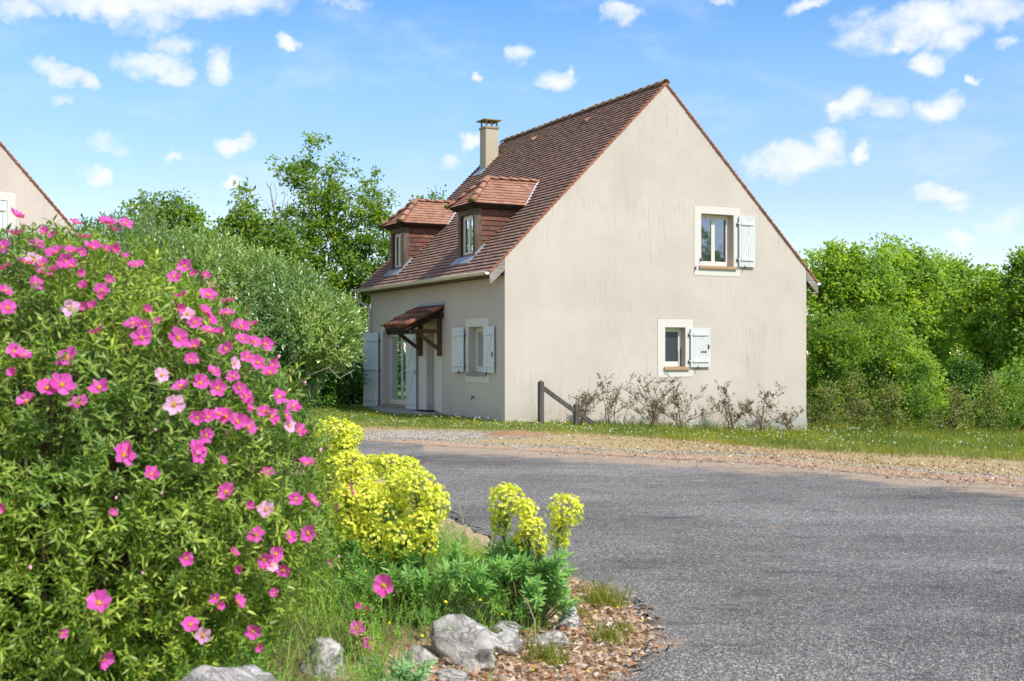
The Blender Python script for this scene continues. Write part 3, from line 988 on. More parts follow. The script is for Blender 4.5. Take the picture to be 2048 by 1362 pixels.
def dormer(root, c, w=1.0):
    """hipped dormer, c: centre along the front"""
    dm = empty('dormer', (0, c, 0), parent=root)
    x0 = 0.08
    zr = lambda x: EAVE + x
    ze, zt, xr = 5.12, 5.83, 0.67
    pw = 0.15
    hw = w / 2
    # timber front
    for s in (-1, 1):
        y0, y1 = (-hw, -hw + 0.13) if s < 0 else (hw - 0.13, hw)
        b = MB(); b.box(x0, x0 + 0.18, y0, y1, zr(x0) - 0.15, ze - 0.09)
        b.obj('post', 'grey_wood', dm, 0.008)
        b = MB()
        yy = (-hw + 0.13, -hw + 0.134) if s < 0 else (hw - 0.134, hw - 0.13)
        b.box(x0 + 0.012, x0 + 0.178, yy[0], yy[1], zr(x0) - 0.05, ze - 0.23)
        b.obj('reveal_board', 'reveal_wood', dm)
    b = MB(); b.box(x0 - 0.006, x0 + 0.172, -hw + 0.13, hw - 0.13, ze - 0.22, ze - 0.085)
    b.obj('lintel', 'grey_wood', dm, 0.008)
    # window set back between the posts
    to3 = lambda t, d, z: (x0 + d, t, z)
    win = window(dm, to3, -hw + 0.134, hw - 0.134, zr(x0) + 0.03, ze - 0.222, 0.085, 2, 'window_glass', fw=0.035)
    b = MB(); b.box(x0 + 0.15, x0 + 0.20, -hw + 0.1, hw - 0.1, zr(x0) - 0.1, ze - 0.2)
    b.obj('dark_interior', 'dark_wood', dm)  # dark panel standing in for the unlit room behind the panes
    # cheeks
    rg = random.Random(int(c * 10))
    for s in (-1, 1):
        yb = s * (hw - 0.03)
        xa = x0 + 0.18
        b = MB()
        b.prism([(xa, zr(xa) - 0.2), (1.36, ze + 0.03), (xa, ze - 0.06)][::1], 1, min(yb, yb - s * .05), max(yb, yb - s * .05))
        b.obj('cheek_boarding', 'dark_wood', dm)
        zl = zr(xa) - 0.02
        reg = [(0, 0), (ze - 0.10 - zl, ze - 0.10 - zl), (0, ze - 0.10 - zl)]
        if s < 0:
            O = (xa, yb, zl); A = (1, 0, 0); N = (0, -1, 0)
        else:
            O = (xa, yb, zl); A = (1, 0, 0); N = (0, 1, 0)
        for vs, fs in tile_plane(O, A, (0, 0, 1), N, reg, 0.122, 0.20, 0.012, rg, overlap=0.012, gap=0.005, lift=1.1):
            MB().add(vs, fs).obj('cheek_tile', 'cheek_clay', dm)
    # roof: two side slopes and the front hip
    yo = 0.70
    xf = -0.09
    S = math.sqrt(.5)
    rise = zt - ze
    core = MB()
    # dark eaves box
    core.box(xf + 0.07, 1.30, -yo + 0.09, yo - 0.09, ze - 0.085, ze - 0.045)
    core.obj('soffit', 'dark_wood', dm)
    k = MB(); k.box(xf + 0.035, 1.33, -yo + 0.05, yo - 0.05, ze - 0.045, ze - 0.012); k.obj('eaves_moulding', 'dark_wood', dm)
    sl = MB()
    xe = ze - EAVE; xt = zt - EAVE
    V = [(xf, -yo, ze), (xe, -yo, ze), (xt, 0, zt), (xr, 0, zt), (xf, yo, ze), (xe, yo, ze), (xt, 0, ze), ]
    sl.add([(p[0], p[1], p[2] - 0.012) for p in V], [(0, 1, 2, 3), (5, 4, 3, 2), (4, 0, 3), (0, 4, 5, 1), (1, 5, 2)])
    sl.obj('roof_deck', 'dark_wood', dm)
    L = math.hypot(yo, rise)
    for s in (-1, 1):
        B_ = Vector((0, -s * yo, rise)).normalized(); N = Vector((0, s * rise, yo)).normalized()
        if s < 0:
            O = (xf, -yo, ze); A = (1, 0, 0)
            reg = [(0, 0), (xe - xf, 0), (xt - xf, L), (xr - xf, L)]
        else:
            O = (xe, yo, ze); A = (-1, 0, 0)
            reg = [(0, 0), (xe - xf, 0), (xe - xr, L), (xe - xt, L)]
        for vs, fs in tile_plane(O, A, B_, N, reg, 0.108, 0.17, 0.013, rg, gap=0.004):
            MB().add(vs, fs).obj('roof_tile', 'roof_clay_bright', dm)
        # zinc valley
        b = MB()
        q0 = Vector((xe + 0.005, s * (yo + .01), ze + 0.02)); q1 = Vector((xt + 0.03, 0, zt + 0.05))
        b.bar(q0, q1, 0.045, 0.02, up=(0, 0, 1))
        b.obj('zinc_valley', 'zinc_light', dm)
    Lf = math.hypot(xr - xf, rise)
    Bf = Vector((xr - xf, 0, rise)).normalized(); Nf = Vector((-rise, 0, xr - xf)).normalized()
    for vs, fs in tile_plane((xf, yo, ze), (0, -1, 0), Bf, Nf, [(0, 0), (2 * yo, 0), (yo, Lf)], 0.108, 0.17, 0.013, rg):
        MB().add(vs, fs).obj('roof_tile', 'roof_clay_bright', dm)
    # hip and ridge tiles
    def cap(a, b, n, r, nm):
        a, b = Vector(a), Vector(b)
        for k in range(n):
            p = a + (b - a) * (k / n); q = a + (b - a) * ((k + 1.12) / n)
            vs, fs = half_round(p + Vector((0, 0, 0.025)), q, r, 8, 0.014, 0.82)
            MB().add(vs, fs, True).obj(nm, 'roof_clay_bright', dm)
    for s in (-1, 1):
        cap((xf - 0.02, s * (yo + .02), ze - 0.015), (xr, 0, zt - 0.0), 4, 0.085, 'hip_tile')
        b = MB(); vs, fs = half_round((xf - 0.05, s * (yo + .05), ze - 0.0), (xf + 0.01, s * (yo - .01), ze + 0.03), 0.09, 8, 0.05, 0.95)
        b.add(vs, fs, True).obj('moss_tuft', 'moss', dm)
    cap((xr - 0.02, 0, zt - 0.015), (xt + 0.0, 0, zt - 0.01), 5, 0.075, 'ridge_tile')
    # zinc apron at the foot
    b = MB()
    Nn = Vector((-1, 0, 1)).normalized()
    vs = []
    for (x, yy) in ((x0 - 0.17, -hw - 0.04), (x0 - 0.17, hw + 0.10), (x0 + 0.01, hw - 0.0), (x0 + 0.01, -hw + 0.0)):
        vs.append(Vector((x, yy, zr(x))) + Nn * 0.035)
    vs += [v - Nn * 0.02 for v in vs]
    b.add(vs, [(0, 1, 2, 3), (7, 6, 5, 4), (0, 4, 5, 1), (1, 5, 6, 2), (2, 6, 7, 3), (3, 7, 4, 0)])
    b.box(x0 - 0.012, x0 + 0.085, -hw + 0.135, hw - 0.135, zr(x0) - 0.02, zr(x0) + 0.025)
    b.obj('zinc_apron', 'zinc', dm)
    for s in (-1, 1):
        b = MB()
        p = Vector((x0 - 0.0, s * (hw + .012), zr(x0) + 0.045)); q = Vector((x0 + 0.26, s * (hw + .012), zr(x0 + 0.26) + 0.045))
        b.bar(p, q, 0.02, 0.06)
        b.obj('zinc_flashing', 'zinc', dm)
    return dm

def chimney(root):
    ch = empty('chimney', (3.26, 8.0, 0), parent=root)
    w = 0.42
    b = MB(); b.box(0, w, 0, w, 6.7, 8.26); b.obj('shaft', 'chimney_render', ch, 0.006)
    b = MB(); b.box(-0.025, w + 0.025, -0.025, w + 0.025, 8.261, 8.32); b.obj('band', 'chimney_concrete', ch, 0.006)
    for i in (0.02, w - 0.06):
        for j in (0.02, w - 0.06):
            b = MB(); b.box(i, i + 0.045, j, j + 0.045, 8.321, 8.50); b.obj('pillar', 'chimney_concrete', ch)
    for (i, j) in ((w / 2 - .02, 0.02), (w / 2 - .02, w - 0.06)):
        b = MB(); b.box(i, i + 0.04, j, j + 0.04, 8.321, 8.50); b.obj('pillar', 'chimney_concrete', ch)
    b = MB()
    o = 0.085
    P = [(-o, -o), (w + o, -o), (w + o, w + o), (-o, w + o)]
    V = [(p[0], p[1], 8.501) for p in P] + [(p[0], p[1], 8.53) for p in P] + [(0.12, 0.12, 8.575), (w - .12, 0.12, 8.575), (w - .12, w - .12, 8.575), (0.12, w - .12, 8.575)]
    F = [(3, 2, 1, 0)] + [(i, (i + 1) % 4, 4 + (i + 1) % 4, 4 + i) for i in range(4)] + [(4 + i, 4 + (i + 1) % 4, 8 + (i + 1) % 4, 8 + i) for i in range(4)] + [(8, 9, 10, 11)]
    b.add(V, F); b.obj('cap', 'chimney_concrete', ch)
    b = MB()
    N = Vector((-1, 0, 1)).normalized()
    vs = [Vector((x, y, EAVE + 3.26 + x)) + N * 0.035 for x, y in ((-0.2, -0.10), (-0.2, w + .1), (0.02, w + .06), (0.02, -0.06))]
    vs += [v - N * 0.02 for v in vs]
    b.add(vs, [(0, 1, 2, 3), (7, 6, 5, 4), (0, 4, 5, 1), (1, 5, 6, 2), (2, 6, 7, 3), (3, 7, 4, 0)])
    b.obj('flashing', 'zinc', ch)

def canopy(root):
    """tiled porch canopy on two timber brackets"""
    cp = empty('porch_canopy', (0, 3.5, 0), parent=root)
    L = 1.62
    zw, zf, xo = 2.70, 2.20, -1.02
    # local y: 0..L
    for y in (0.10, L - 0.22):
        b = MB(); b.box(-0.11, -0.001, y, y + 0.10, 1.48, 2.62); b.obj('post', 'brown_wood', cp, 0.006)
        b = MB(); b.box(-0.86, -0.112, y + .005, y + 0.095, 2.06, 2.16); b.obj('bracket_beam', 'brown_wood', cp, 0.006)
        b = MB(); b.bar((-0.09, y + .05, 1.66), (-0.66, y + .05, 2.065), 0.08, 0.085); b.obj('brace', 'brown_wood', cp, 0.006)
        b = MB(); b.bar((-0.02, y + .05, zw - 0.14), (xo + 0.02, y + .05, zf - 0.10), 0.08, 0.10); b.obj('rafter', 'dark_wood', cp, 0.004)
        b = MB(); b.tube([(-0.125, y + .05, 1.62), (-0.105, y + .05, 1.62)], 0.022, 8); b.obj('bolt', 'zinc', cp)
    b = MB(); b.box(-0.93, -0.83, 0.0, L, 2.03, 2.14); b.obj('front_beam', 'dark_wood', cp, 0.006)
    b = MB(); b.box(-0.10, -0.002, 0.0, L, 2.44, 2.56); b.obj('wall_plate', 'dark_wood', cp, 0.006)
    b = MB()
    P = [(0, zw - 0.075), (xo, zf - 0.075), (xo, zf - 0.05), (0, zw - 0.05)]
    b.prism(P, 1, 0.0, L); b.obj('boarding', 'dark_wood', cp)
    d = Vector((-xo, 0, zw - zf)); Ls = d.length; d.normalize()
    n = 8
    pitch = L / n
    rows = 3
    rg = random.Random(5)
    up = Vector((0, 0, 1))
    for r in range(rows):
        s0 = r * Ls / rows; s1 = s0 + Ls / rows + 0.05
        for k in range(n + 1):
            y = k * pitch
            a = Vector((xo, y, zf)) + d * (s0 - 0.02) + Vector((0, 0, 0.045 + rg.uniform(-.006, .008)))
            e = Vector((xo, y + rg.uniform(-.008, .008), zf)) + d * min(s1, Ls) + Vector((0, 0, 0.028))
            vs, fs = half_round(a, e, 0.082, 8, 0.013, 0.80)
            MB().add(vs, fs, True).obj('canal_tile', 'canal_clay', cp)
        for k in range(n):
            y = (k + .5) * pitch
            a = Vector((xo, y, zf)) + d * (s0 - 0.0) + Vector((0, 0, 0.045))
            e = Vector((xo, y, zf)) + d * min(s1, Ls) + Vector((0, 0, 0.035))
            vs, fs = half_round(a, e, 0.075, 6, 0.013, 1.12, up=Vector((0, 0, -1)))
            MB().add(vs, fs, True).obj('channel_tile', 'canal_clay', cp)
    b = MB()
    b.box(-0.03, -0.003, -0.04, L + 0.04, zw + 0.04, zw + 0.15)
    b.bar((-0.02, L / 2, zw + 0.075), (-0.17, L / 2, zw + 0.0), L + 0.08, 0.015)
    b.obj('lead_flashing', 'zinc', cp)
    return cp

def french_window(root):
    to3 = lambda t, d, z: (d, t, z)
    w = window(root, to3, 6.0, 7.95, 0.11, 2.14, 0.21, 2, 'window_glass', name='french_window', fw=0.06)
    b = MB(); b.box(-0.04, 0.258, 6.001, 7.949, -0.3, 0.108); b.obj('threshold', 'sill_brick', w, 0.01)
    # grey curtain drawn behind the left pane is seen as a pale pane
    return w

def main_house():
    root = empty('house', (HP[0], HP[1], 0), HA)
    tag(root, 'beige rendered gabled house with brown tiled roof, two dormers and a chimney, behind the drive', 'house')
    gh = [(5.34, 6.32, 3.68, 4.98), (4.29, 4.88, 1.21, 2.18)]
    fh = [(1.02, 2.0, 1.08, 2.18), (6.0, 7.95, -0.3, 2.14), (4.06, 4.66, 0.06, 2.12)]
    house_walls(root, gh, fh, 0, -0.9, EAVE - 0.03)
    G = lambda t, d, z: (t, d, z)
    F = lambda t, d, z: (d, t, z)
    # plinth showing where the ground falls away
    b = MB(); b.box(0.5, HW + 0.012, -0.014, -0.001, -0.9, -0.115); b.obj('plinth', 'plinth_cement', root)
    b = MB(); b.box(0.5, HW + 0.016, -0.017, -0.0145, -0.30, -0.285); b.obj('plinth_joint', 'surround_joint', root)
    # upper gable window
    surround(root, G, 5.14, 6.52, 3.46, 5.17, 5.34, 6.32, 3.68, 4.98)
    w = window(root, G, 5.341, 6.319, 3.70, 4.979, 0.19, 2)
    b = MB(); b.box(5.27, 6.40, -0.055, 0.19, 3.625, 3.70); b.obj('sill', 'sill_brick', w, 0.006)
    shutter(root, (6.45, -0.01, 3.70), (1, 0, 0), (0, -1, 0), 0.49, 1.28, 1, 7)
    # lower gable window
    surround(root, G, 4.08, 5.10, 0.98, 2.38, 4.29, 4.88, 1.21, 2.18)
    w = window(root, G, 4.291, 4.879, 1.225, 2.179, 0.17, 1, 'dark_screen')
    b = MB(); b.box(4.25, 4.98, -0.055, 0.17, 1.145, 1.224); b.obj('sill', 'sill_brick', w, 0.006)
    b = MB(); b.box(4.80, 4.815, 0.09, 0.105, 1.23, 1.68); b.obj('security_bar', 'black_iron', w)
    s = shutter(root, (5.0, -0.01, 1.21), (1, 0, 0), (0, -1, 0), 0.58, 0.96, 1, 8, latch=0.52)
    b = MB(); b.bar((5.30, -0.07, 1.21 + .38), (5.46, -0.07, 1.21 + .38), 0.02, 0.02); b.obj('bolt', 'black_iron', s)
    # hinge pins and catches left of the upper window where its second shutter is gone
    for (x, z) in ((5.31, 3.83), (5.16, 3.62)):
        b = MB(); b.tube([(x, -0.005, z), (x, -0.045, z)], 0.012, 6); b.tube([(x, -0.04, z - .035), (x, -0.04, z + .06)], 0.012, 6)
        b.obj('hinge_pin', 'black_iron', root)
    # front window
    surround(root, F, 0.83, 2.16, 0.86, 2.38, 1.02, 2.0, 1.08, 2.18)
    w = window(root, F, 1.021, 1.999, 1.10, 2.179, 0.20, 2)
    b = MB(); b.box(-0.055, 0.19, 0.95, 2.06, 1.02, 1.099); b.obj('sill', 'step_stone', w, 0.006)
    shutter(root, (-0.01, 1.02, 1.10), (0, -1, 0), (-1, 0, 0), 0.56, 1.08, 1, 4, latch=0.4)
    a = math.radians(7)
    shutter(root, (-0.02, 2.16, 1.10), (-math.sin(a), math.cos(a), 0), (-math.cos(a), -math.sin(a), 0), 0.55, 1.08, -1, 4)
    # french window and its tall shutters
    surround(root, F, 5.80, 8.12, -0.02, 2.33, 6.0, 7.95, 0.0, 2.14, low=False)
    french_window(root)
    shutter(root, (-0.01, 6.0, 0.02), (0, -1, 0), (-1, 0, 0), 0.74, 2.10, 1, 5, latch=0.5, three=True)
    a = math.radians(12)
    shutter(root, (-0.03, 8.17, 0.0), (-math.sin(a), math.cos(a), 0), (-math.cos(a), -math.sin(a), 0), 0.80, 2.14, -1, 5, three=True)
    # recessed entrance under the canopy
    surround(root, F, 3.60, 5.12, 0.0, 2.30, 4.06, 4.66, 0.06, 2.12, low=False)
    dr = empty('door', parent=root)
    b = MB(); b.box(0.205, 0.25, 4.062, 4.658, 0.07, 2.118); b.obj('door_leaf', 'white_frame', dr, 0.004)
    for k in range(4):
        b = MB(); b.box(0.196, 0.206, 4.14, 4.58, 0.2 + k * .48, 0.58 + k * .48); b.obj('door_panel', 'pure_white', dr, 0.006)
    b = MB(); b.tube([(0.19, 4.12, 1.02), (0.15, 4.12, 1.02), (0.15, 4.22, 1.02)], 0.011, 6); b.obj('handle', 'zinc', dr)
    b = MB(); b.box(-0.05, 0.255, 4.061, 4.659, -0.2, 0.068); b.obj('threshold', 'black_iron', dr)
    # stone step
    b = MB()
    P = [(-0.003, 3.62), (-0.42, 3.62), (-0.95, 5.05), (-0.95, 7.2), (-0.06, 8.1), (-0.06, 3.7)]
    P = [(-0.045, 3.62), (-0.045, 8.0), (-0.55, 7.6), (-1.0, 5.3), (-0.40, 3.62)]
    b.prism(P[::-1], 2, -0.25, 0.065); b.obj('doorstep', 'step_stone', root, 0.012)
    b = MB(); b.box(-0.34, -0.06, 3.75, 4.75, 0.066, 0.082); b.obj('doormat', 'door_mat', root)
    # outside tap
    tp = MB(); tp.tube([(-0.0, 1.66, 0.50), (-0.07, 1.66, 0.50), (-0.075, 1.66, 0.44)], 0.013, 6); tp.tube([(-0.05, 1.60, 0.53), (-0.05, 1.72, 0.53)], 0.010, 6)
    tp.obj('tap', 'black_iron', root)
    house_roof(root)
    gutter(root, 0, 0.015, HL + 0.12)
    gutter(root, 1, 0.015, HL)
    barge(root, 0, -0.012, 0.022); barge(root, 1, -0.012, 0.022)
    # soffit
    for sx in (0, 1):
        b = MB()
        x0, x1 = (-0.36, -0.003) if sx == 0 else (HW + 0.003, HW + 0.36)
        b.box(x0, x1, 0.03, HL, EAVE - 0.67 + 0.18, EAVE - 0.65 + 0.18)
        b.obj('soffit', 'brown_wood', root)
    # downpipe at the far corner
    b = MB()
    z = EAVE - 0.44
    b.tube([(-0.43, HL - .04, z - .05), (-0.43, HL - .04, z - .20), (-0.30, HL - .05, z - .32), (-0.10, HL - .06, z - .42), (-0.06, HL - .06, z - .55), (-0.06, HL - .06, 0.02)], 0.042, 8)
    b.obj('downpipe', 'gutter_cream', root)
    canopy(root)
    dormer(root, 2.30); dormer(root, 7.05)
    chimney(root)
    # two ventilation tiles near the ridge
    for y in (3.01, 6.04):
        x = 3.88
        b = MB()
        N = Vector((-1, 0, 1)).normalized(); B = Vector((1, 0, 1)).normalized()
        c = Vector((x, y, EAVE + x)) + N * 0.02
        vs = [c + Vector((0, -.09, 0)) - B * .10, c + Vector((0, .09, 0)) - B * .10, c + Vector((0, .09, 0)) + B * .10, c + Vector((0, -.09, 0)) + B * .10,
              c + Vector((0, -.06, 0)) - B * .09 + N * .085, c + Vector((0, .06, 0)) - B * .09 + N * .085]
        b.add(vs, [(0, 4, 5, 1), (4, 3, 2, 5), (0, 3, 4), (1, 5, 2), (0, 1, 2, 3)])
        b.obj('vent_tile', 'roof_clay_bright', root)
    # lean-to canopy at the back, its end just showing past the corner
    rc = empty('rear_canopy', parent=root)
    b = MB(); b.prism([(HW + .002, 2.30), (HW + 0.30, 2.16), (HW + 0.30, 2.05), (HW + .002, 2.05)], 1, 0.4, 2.6); b.obj('canopy_frame', 'brown_wood', rc)
    for k in range(12):
        vs, fs = half_round((HW + 0.34, 0.42 + k * .19, 2.20), (HW + 0.0, 0.42 + k * .19, 2.35), 0.09, 6, 0.014, 0.85)
        MB().add(vs, fs, True).obj('canal_tile', 'canal_clay', rc)
    return root

def neighbour_house():
    root = empty('house', (-15.5, 22.1, 0), math.radians(50))
    tag(root, 'beige gable end with white shutters at the left edge, behind the pink flowering bush', 'house')
    G = lambda t, d, z: (t, d, z)
    wz0, wz1 = 3.75, 5.03
    wt0, wt1 = 5.17, 6.22
    house_walls(root, [(wt0, wt1, wz0, wz1)], [], 0, -0.9, EAVE - 0.03)
    surround(root, G, wt0 - .2, wt1 + .2, wz0 - .22, wz1 + .2, wt0, wt1, wz0, wz1)
    w = window(root, G, wt0 + .001, wt1 - .001, wz0 + .02, wz1 - .001, 0.19, 2)
    shutter(root, (wt1, 0.055, wz0 + .02), (-1, 0, 0), (0, -1, 0), 0.52, 1.25, 1, 5, latch=0.5)
    shutter(root, (wt0, 0.055, wz0 + .02), (1, 0, 0), (0, -1, 0), 0.52, 1.25, 1, 5)
    b = MB(); b.box(wt0 - .07, wt1 + .07, -0.05, 0.19, wz0 - .06, wz0 + .018); b.obj('sill', 'sill_brick', w, 0.006)
    house_roof(root)
    gutter(root, 0, 0.015, HL); gutter(root, 1, 0.015, HL)
    barge(root, 0, -0.012, 0.022); barge(root, 1, -0.012, 0.022)
    return root

main_house()
neighbour_house()


# ------------------------------------------------------------------ vegetation helpers
def nrm(v):
    return v / np.maximum(np.linalg.norm(v, axis=-1, keepdims=True), 1e-9)

def rand_dirs(n):
    return nrm(R.normal(size=(n, 3)))

def leaves_mesh(P, D, N, L, W, long=False, curl=0.15):
    """leaf-shaped faces. P base points, D axis, N rough normal, L and W arrays"""
    n = len(P)
    D = nrm(D); S = nrm(np.cross(D, N)); N2 = np.cross(S, D)
    L = np.broadcast_to(L, n)[:, None]; W = np.broadcast_to(W, n)[:, None]
    if not long:
        M = P + D * L * 0.5
        V = np.stack([P, M + S * W / 2 + N2 * W * 0.18, P + D * L - N2 * L * curl, M - S * W / 2 + N2 * W * 0.18], 1)
        base = np.arange(n)[:, None] * 4
        F = np.concatenate([base + [0, 1, 2], base + [0, 2, 3]])
        return V.reshape(-1, 3), F
    a = P + D * L * 0.28; b = P + D * L * 0.68 - N2 * L * curl * 0.45
    V = np.stack([P, a + S * W * .42, b + S * W * .5, P + D * L - N2 * L * curl, b - S * W * .5, a - S * W * .42], 1)
    base = np.arange(n)[:, None] * 6
    F = np.concatenate([base + [0, 1, 5], base + [1, 2, 5], base + [2, 4, 5], base + [2, 3, 4]])
    return V.reshape(-1, 3), F

def join(parts):
    V, F, k = [], [], 0
    for v, f in parts:
        V.append(v); F.append(f + k); k += len(v)
    return np.concatenate(V), np.concatenate(F)

def shoots(P, D, n_leaf, length, L, W, long=True, spread=0.9, jit=0.25, curl=0.15):
    """little leafy stems: leaves set along a stem from P in direction D"""
    n = len(P)
    D = nrm(D)
    ref = nrm(np.cross(D, rand_dirs(n)))
    ref2 = np.cross(D, ref)
    out = []
    for k in range(n_leaf):
        t = (k + 0.5) / n_leaf
        ang = k * 2.4 + R.uniform(-.4, .4, n)
        rad = ref * np.cos(ang)[:, None] + ref2 * np.sin(ang)[:, None]
        b = P + D * (length * t)
        d = nrm(D * (0.35 + 0.7 * t) + rad * spread + R.normal(size=(n, 3)) * jit)
        nn = nrm(D * 1.0 - rad * 0.4)
        s = R.uniform(0.7, 1.15, n) * (1.0 - 0.35 * abs(t - 0.5))
        out.append(leaves_mesh(b, d, nn, L * s, W * s, long, curl))
    return join(out)

def blades_mesh(P, H, W, lean, bend=0.5):
    """grass blades"""
    n = len(P)
    a = R.uniform(0, 2 * np.pi, n)
    d = np.stack([np.cos(a), np.sin(a), np.zeros(n)], -1)
    b = R.uniform(0, 2 * np.pi, n)
    s = np.stack([np.cos(b), np.sin(b), np.zeros(n)], -1)
    H = np.broadcast_to(H, n)[:, None]; W = np.broadcast_to(W, n)[:, None]
    ln = (np.broadcast_to(lean, n) * R.uniform(.3, 1.2, n))[:, None]
    up = np.array([0, 0, 1.0])
    m = P + up * H * .55 + d * H * ln * .35
    t = P + up * H * (1 - .3 * ln) + d * H * ln
    V = np.stack([P - s * W / 2, P + s * W / 2, m + s * W * .38, m - s * W * .38, t], 1)
    base = np.arange(n)[:, None] * 5
    F = np.concatenate([base + [0, 1, 2], base + [0, 2, 3], base + [3, 2, 4]])
    return V.reshape(-1, 3), F

def vobj(name, VF, m, parent=None, loc=None, smooth=False):
    return meshobj(name, npmesh(name, VF[0], VF[1], smooth), m, parent, loc)

def skeleton(base, trunk_pts, targets, r0, seed, tip=0.006, wig=0.12):
    """branches that reach every target from a trunk; returns an MB"""
    rg = np.random.RandomState(seed)
    nodes = [np.array(p, float) for p in trunk_pts]
    parent = [-1] + list(range(len(trunk_pts) - 1))
    order = np.argsort([np.linalg.norm(t - nodes[-1]) for t in targets])
    for i in order:
        t = targets[i]
        A = np.array(nodes)
        dd = np.linalg.norm(A - t, axis=1)
        # prefer nodes lower than the target
        dd = dd + 0.7 * np.maximum(0, A[:, 2] - t[2] + 0.05)
        j = int(np.argmin(dd))
        v = t - nodes[j]; ln = np.linalg.norm(v)
        k = max(1, min(4, int(ln / 0.5)))
        prev = j
        for q in range(1, k + 1):
            p = nodes[j] + v * q / k
            if q < k: p = p + rg.normal(size=3) * ln * wig / k + np.array([0, 0, 0.05 * ln * math.sin(math.pi * q / k)])
            nodes.append(p); parent.append(prev); prev = len(nodes) - 1
    n = len(nodes)
    w = np.zeros(n)
    child = np.zeros(n, int)
    for i in range(n): 
        if parent[i] >= 0: child[parent[i]] += 1
    for i in range(n - 1, -1, -1):
        if child[i] == 0: w[i] = 1
        if parent[i] >= 0: w[parent[i]] += w[i]
    # nodes are stored parent first, so one backward pass is enough
    r = tip * np.sqrt(w)
    r = r * 1.0
    scale = r0 / max(r[0], 1e-6)
    r = np.maximum(tip, r * (1 + (scale - 1) * np.clip(np.sqrt(w / w[0]), 0, 1)))
    mb = MB()
    V = []; F = []
    for i in range(n):
        if parent[i] < 0: continue
        a, b = Vector(nodes[parent[i]]), Vector(nodes[i])
        if (b - a).length < 1e-4: continue
        ra = min(r[parent[i]], r[i] * 1.5)
        mb.tube([a, b], [ra, r[i]], 5 if r[i] > 0.02 else 3, cap=False)
    return mb

def blob_points(blobs, n, shell=0.55, seed=0):
    rg = np.random.RandomState(seed)
    vol = np.array([b[3] * b[4] * b[5] for b in blobs]) ** 0.8
    cnt = np.maximum(1, (n * vol / vol.sum()).astype(int))
    out = []
    for b, c in zip(blobs, cnt):
        d = rg.normal(size=(c, 3)); d /= np.linalg.norm(d, axis=1, keepdims=True)
        r = rg.uniform(0, 1, c) ** (1 / 3)
        r = np.where(rg.uniform(size=c) < shell, 0.72 + 0.32 * rg.uniform(size=c), r)
        ph = rg.uniform(0, 6, 4)
        r = r * (1 + .26 * np.sin(d[:, 0] * 5 + d[:, 2] * 4 + ph[0]) + .14 * np.sin(d[:, 0] * 11 - d[:, 2] * 9 + d[:, 1] * 7 + ph[1]))
        out.append(np.array(b[:3]) + d * r[:, None] * np.array(b[3:6]))
    return np.concatenate(out)

def tree(name, label, cat, base, blobs, n, per, leaf_len, crad, leafm, r0, seed, group=None, barkm='bark', shell=0.55, trunk=None, aspect=0.62, limbs=True):
    """blobs: (x, y, z, rx, ry, rz) relative to the foot"""
    z0 = hz(base[0], base[1]) - 0.03
    root = empty(name, (base[0], base[1], z0))
    tag(root, label, cat, group)
    C = blob_points(blobs, n, shell, seed)
    C = C[C[:, 2] > 0.12]
    top = C[:, 2].max()
    tp = trunk or [(0, 0, 0), (0.05, 0, top * 0.14), (-0.03, 0.04, top * 0.3)]
    if limbs:
        sk = skeleton((0, 0, 0), tp, list(C), r0, seed)
        sk.obj('trunk', barkm, root)
    rg = np.random.RandomState(seed + 1)
    m = len(C) * per
    ctr = np.repeat(C, per, axis=0)
    sz = np.repeat(rg.uniform(.45, 1.5, len(C)), per)[:, None]
    off = np.clip(rg.normal(size=(m, 3)), -1.5, 1.5) * crad * np.array([1, 1, .7]) * sz * .62
    P = ctr + off
    D = nrm(rg.normal(size=(m, 3)) + off / crad * .8 + np.array([0, 0, .2]))
    cc = C.mean(0)
    N = nrm(rg.normal(size=(m, 3)) * .6 + np.array([0.25, -.35, .8]) + nrm(P - cc) * .5)
    L = leaf_len * rg.uniform(.65, 1.3, m)
    vobj('crown', leaves_mesh(P, D, N, L, L * aspect, False, 0.1), leafm, root)
    return root

def bush_surface(C, Rr, n, rmin, rmax, zmin, bump=0.07, seed=0, yfront=None):
    rg = np.random.RandomState(seed)
    d = nrm(rg.normal(size=(n * 2, 3)))
    d = d[(C[2] + d[:, 2] * Rr[2]) > zmin][:n]
    k = 1 + bump * (np.sin(d[:, 0] * 7 + d[:, 2] * 5 + seed) + np.sin(d[:, 1] * 9 - d[:, 2] * 8 + 1) * .6 + np.sin(d[:, 0] * 17 + d[:, 1] * 15) * .4)
    r = rg.uniform(rmin, rmax, len(d)) * k
    P = np.array(C) + d * np.array(Rr) * r[:, None]
    nr = nrm(d / np.array(Rr))
    return P, nr


# ------------------------------------------------------------------ trees behind the houses
def px_blobs(x0, Y, z0, lst, depth=1.0):
    """blobs given by image-plane layout at distance Y, turned into metres about the foot (x0, Y, z0)"""
    s = Y / 2358
    out = []
    for b in lst:
        px, py, rx, rz = b[:4]
        dy = b[4] if len(b) > 4 else 0
        out.append(((px - 1024) * s - x0, dy, EYE + (705 - py) * s - z0, rx * s, max(rx * s * depth, .3), rz * s))
    return out

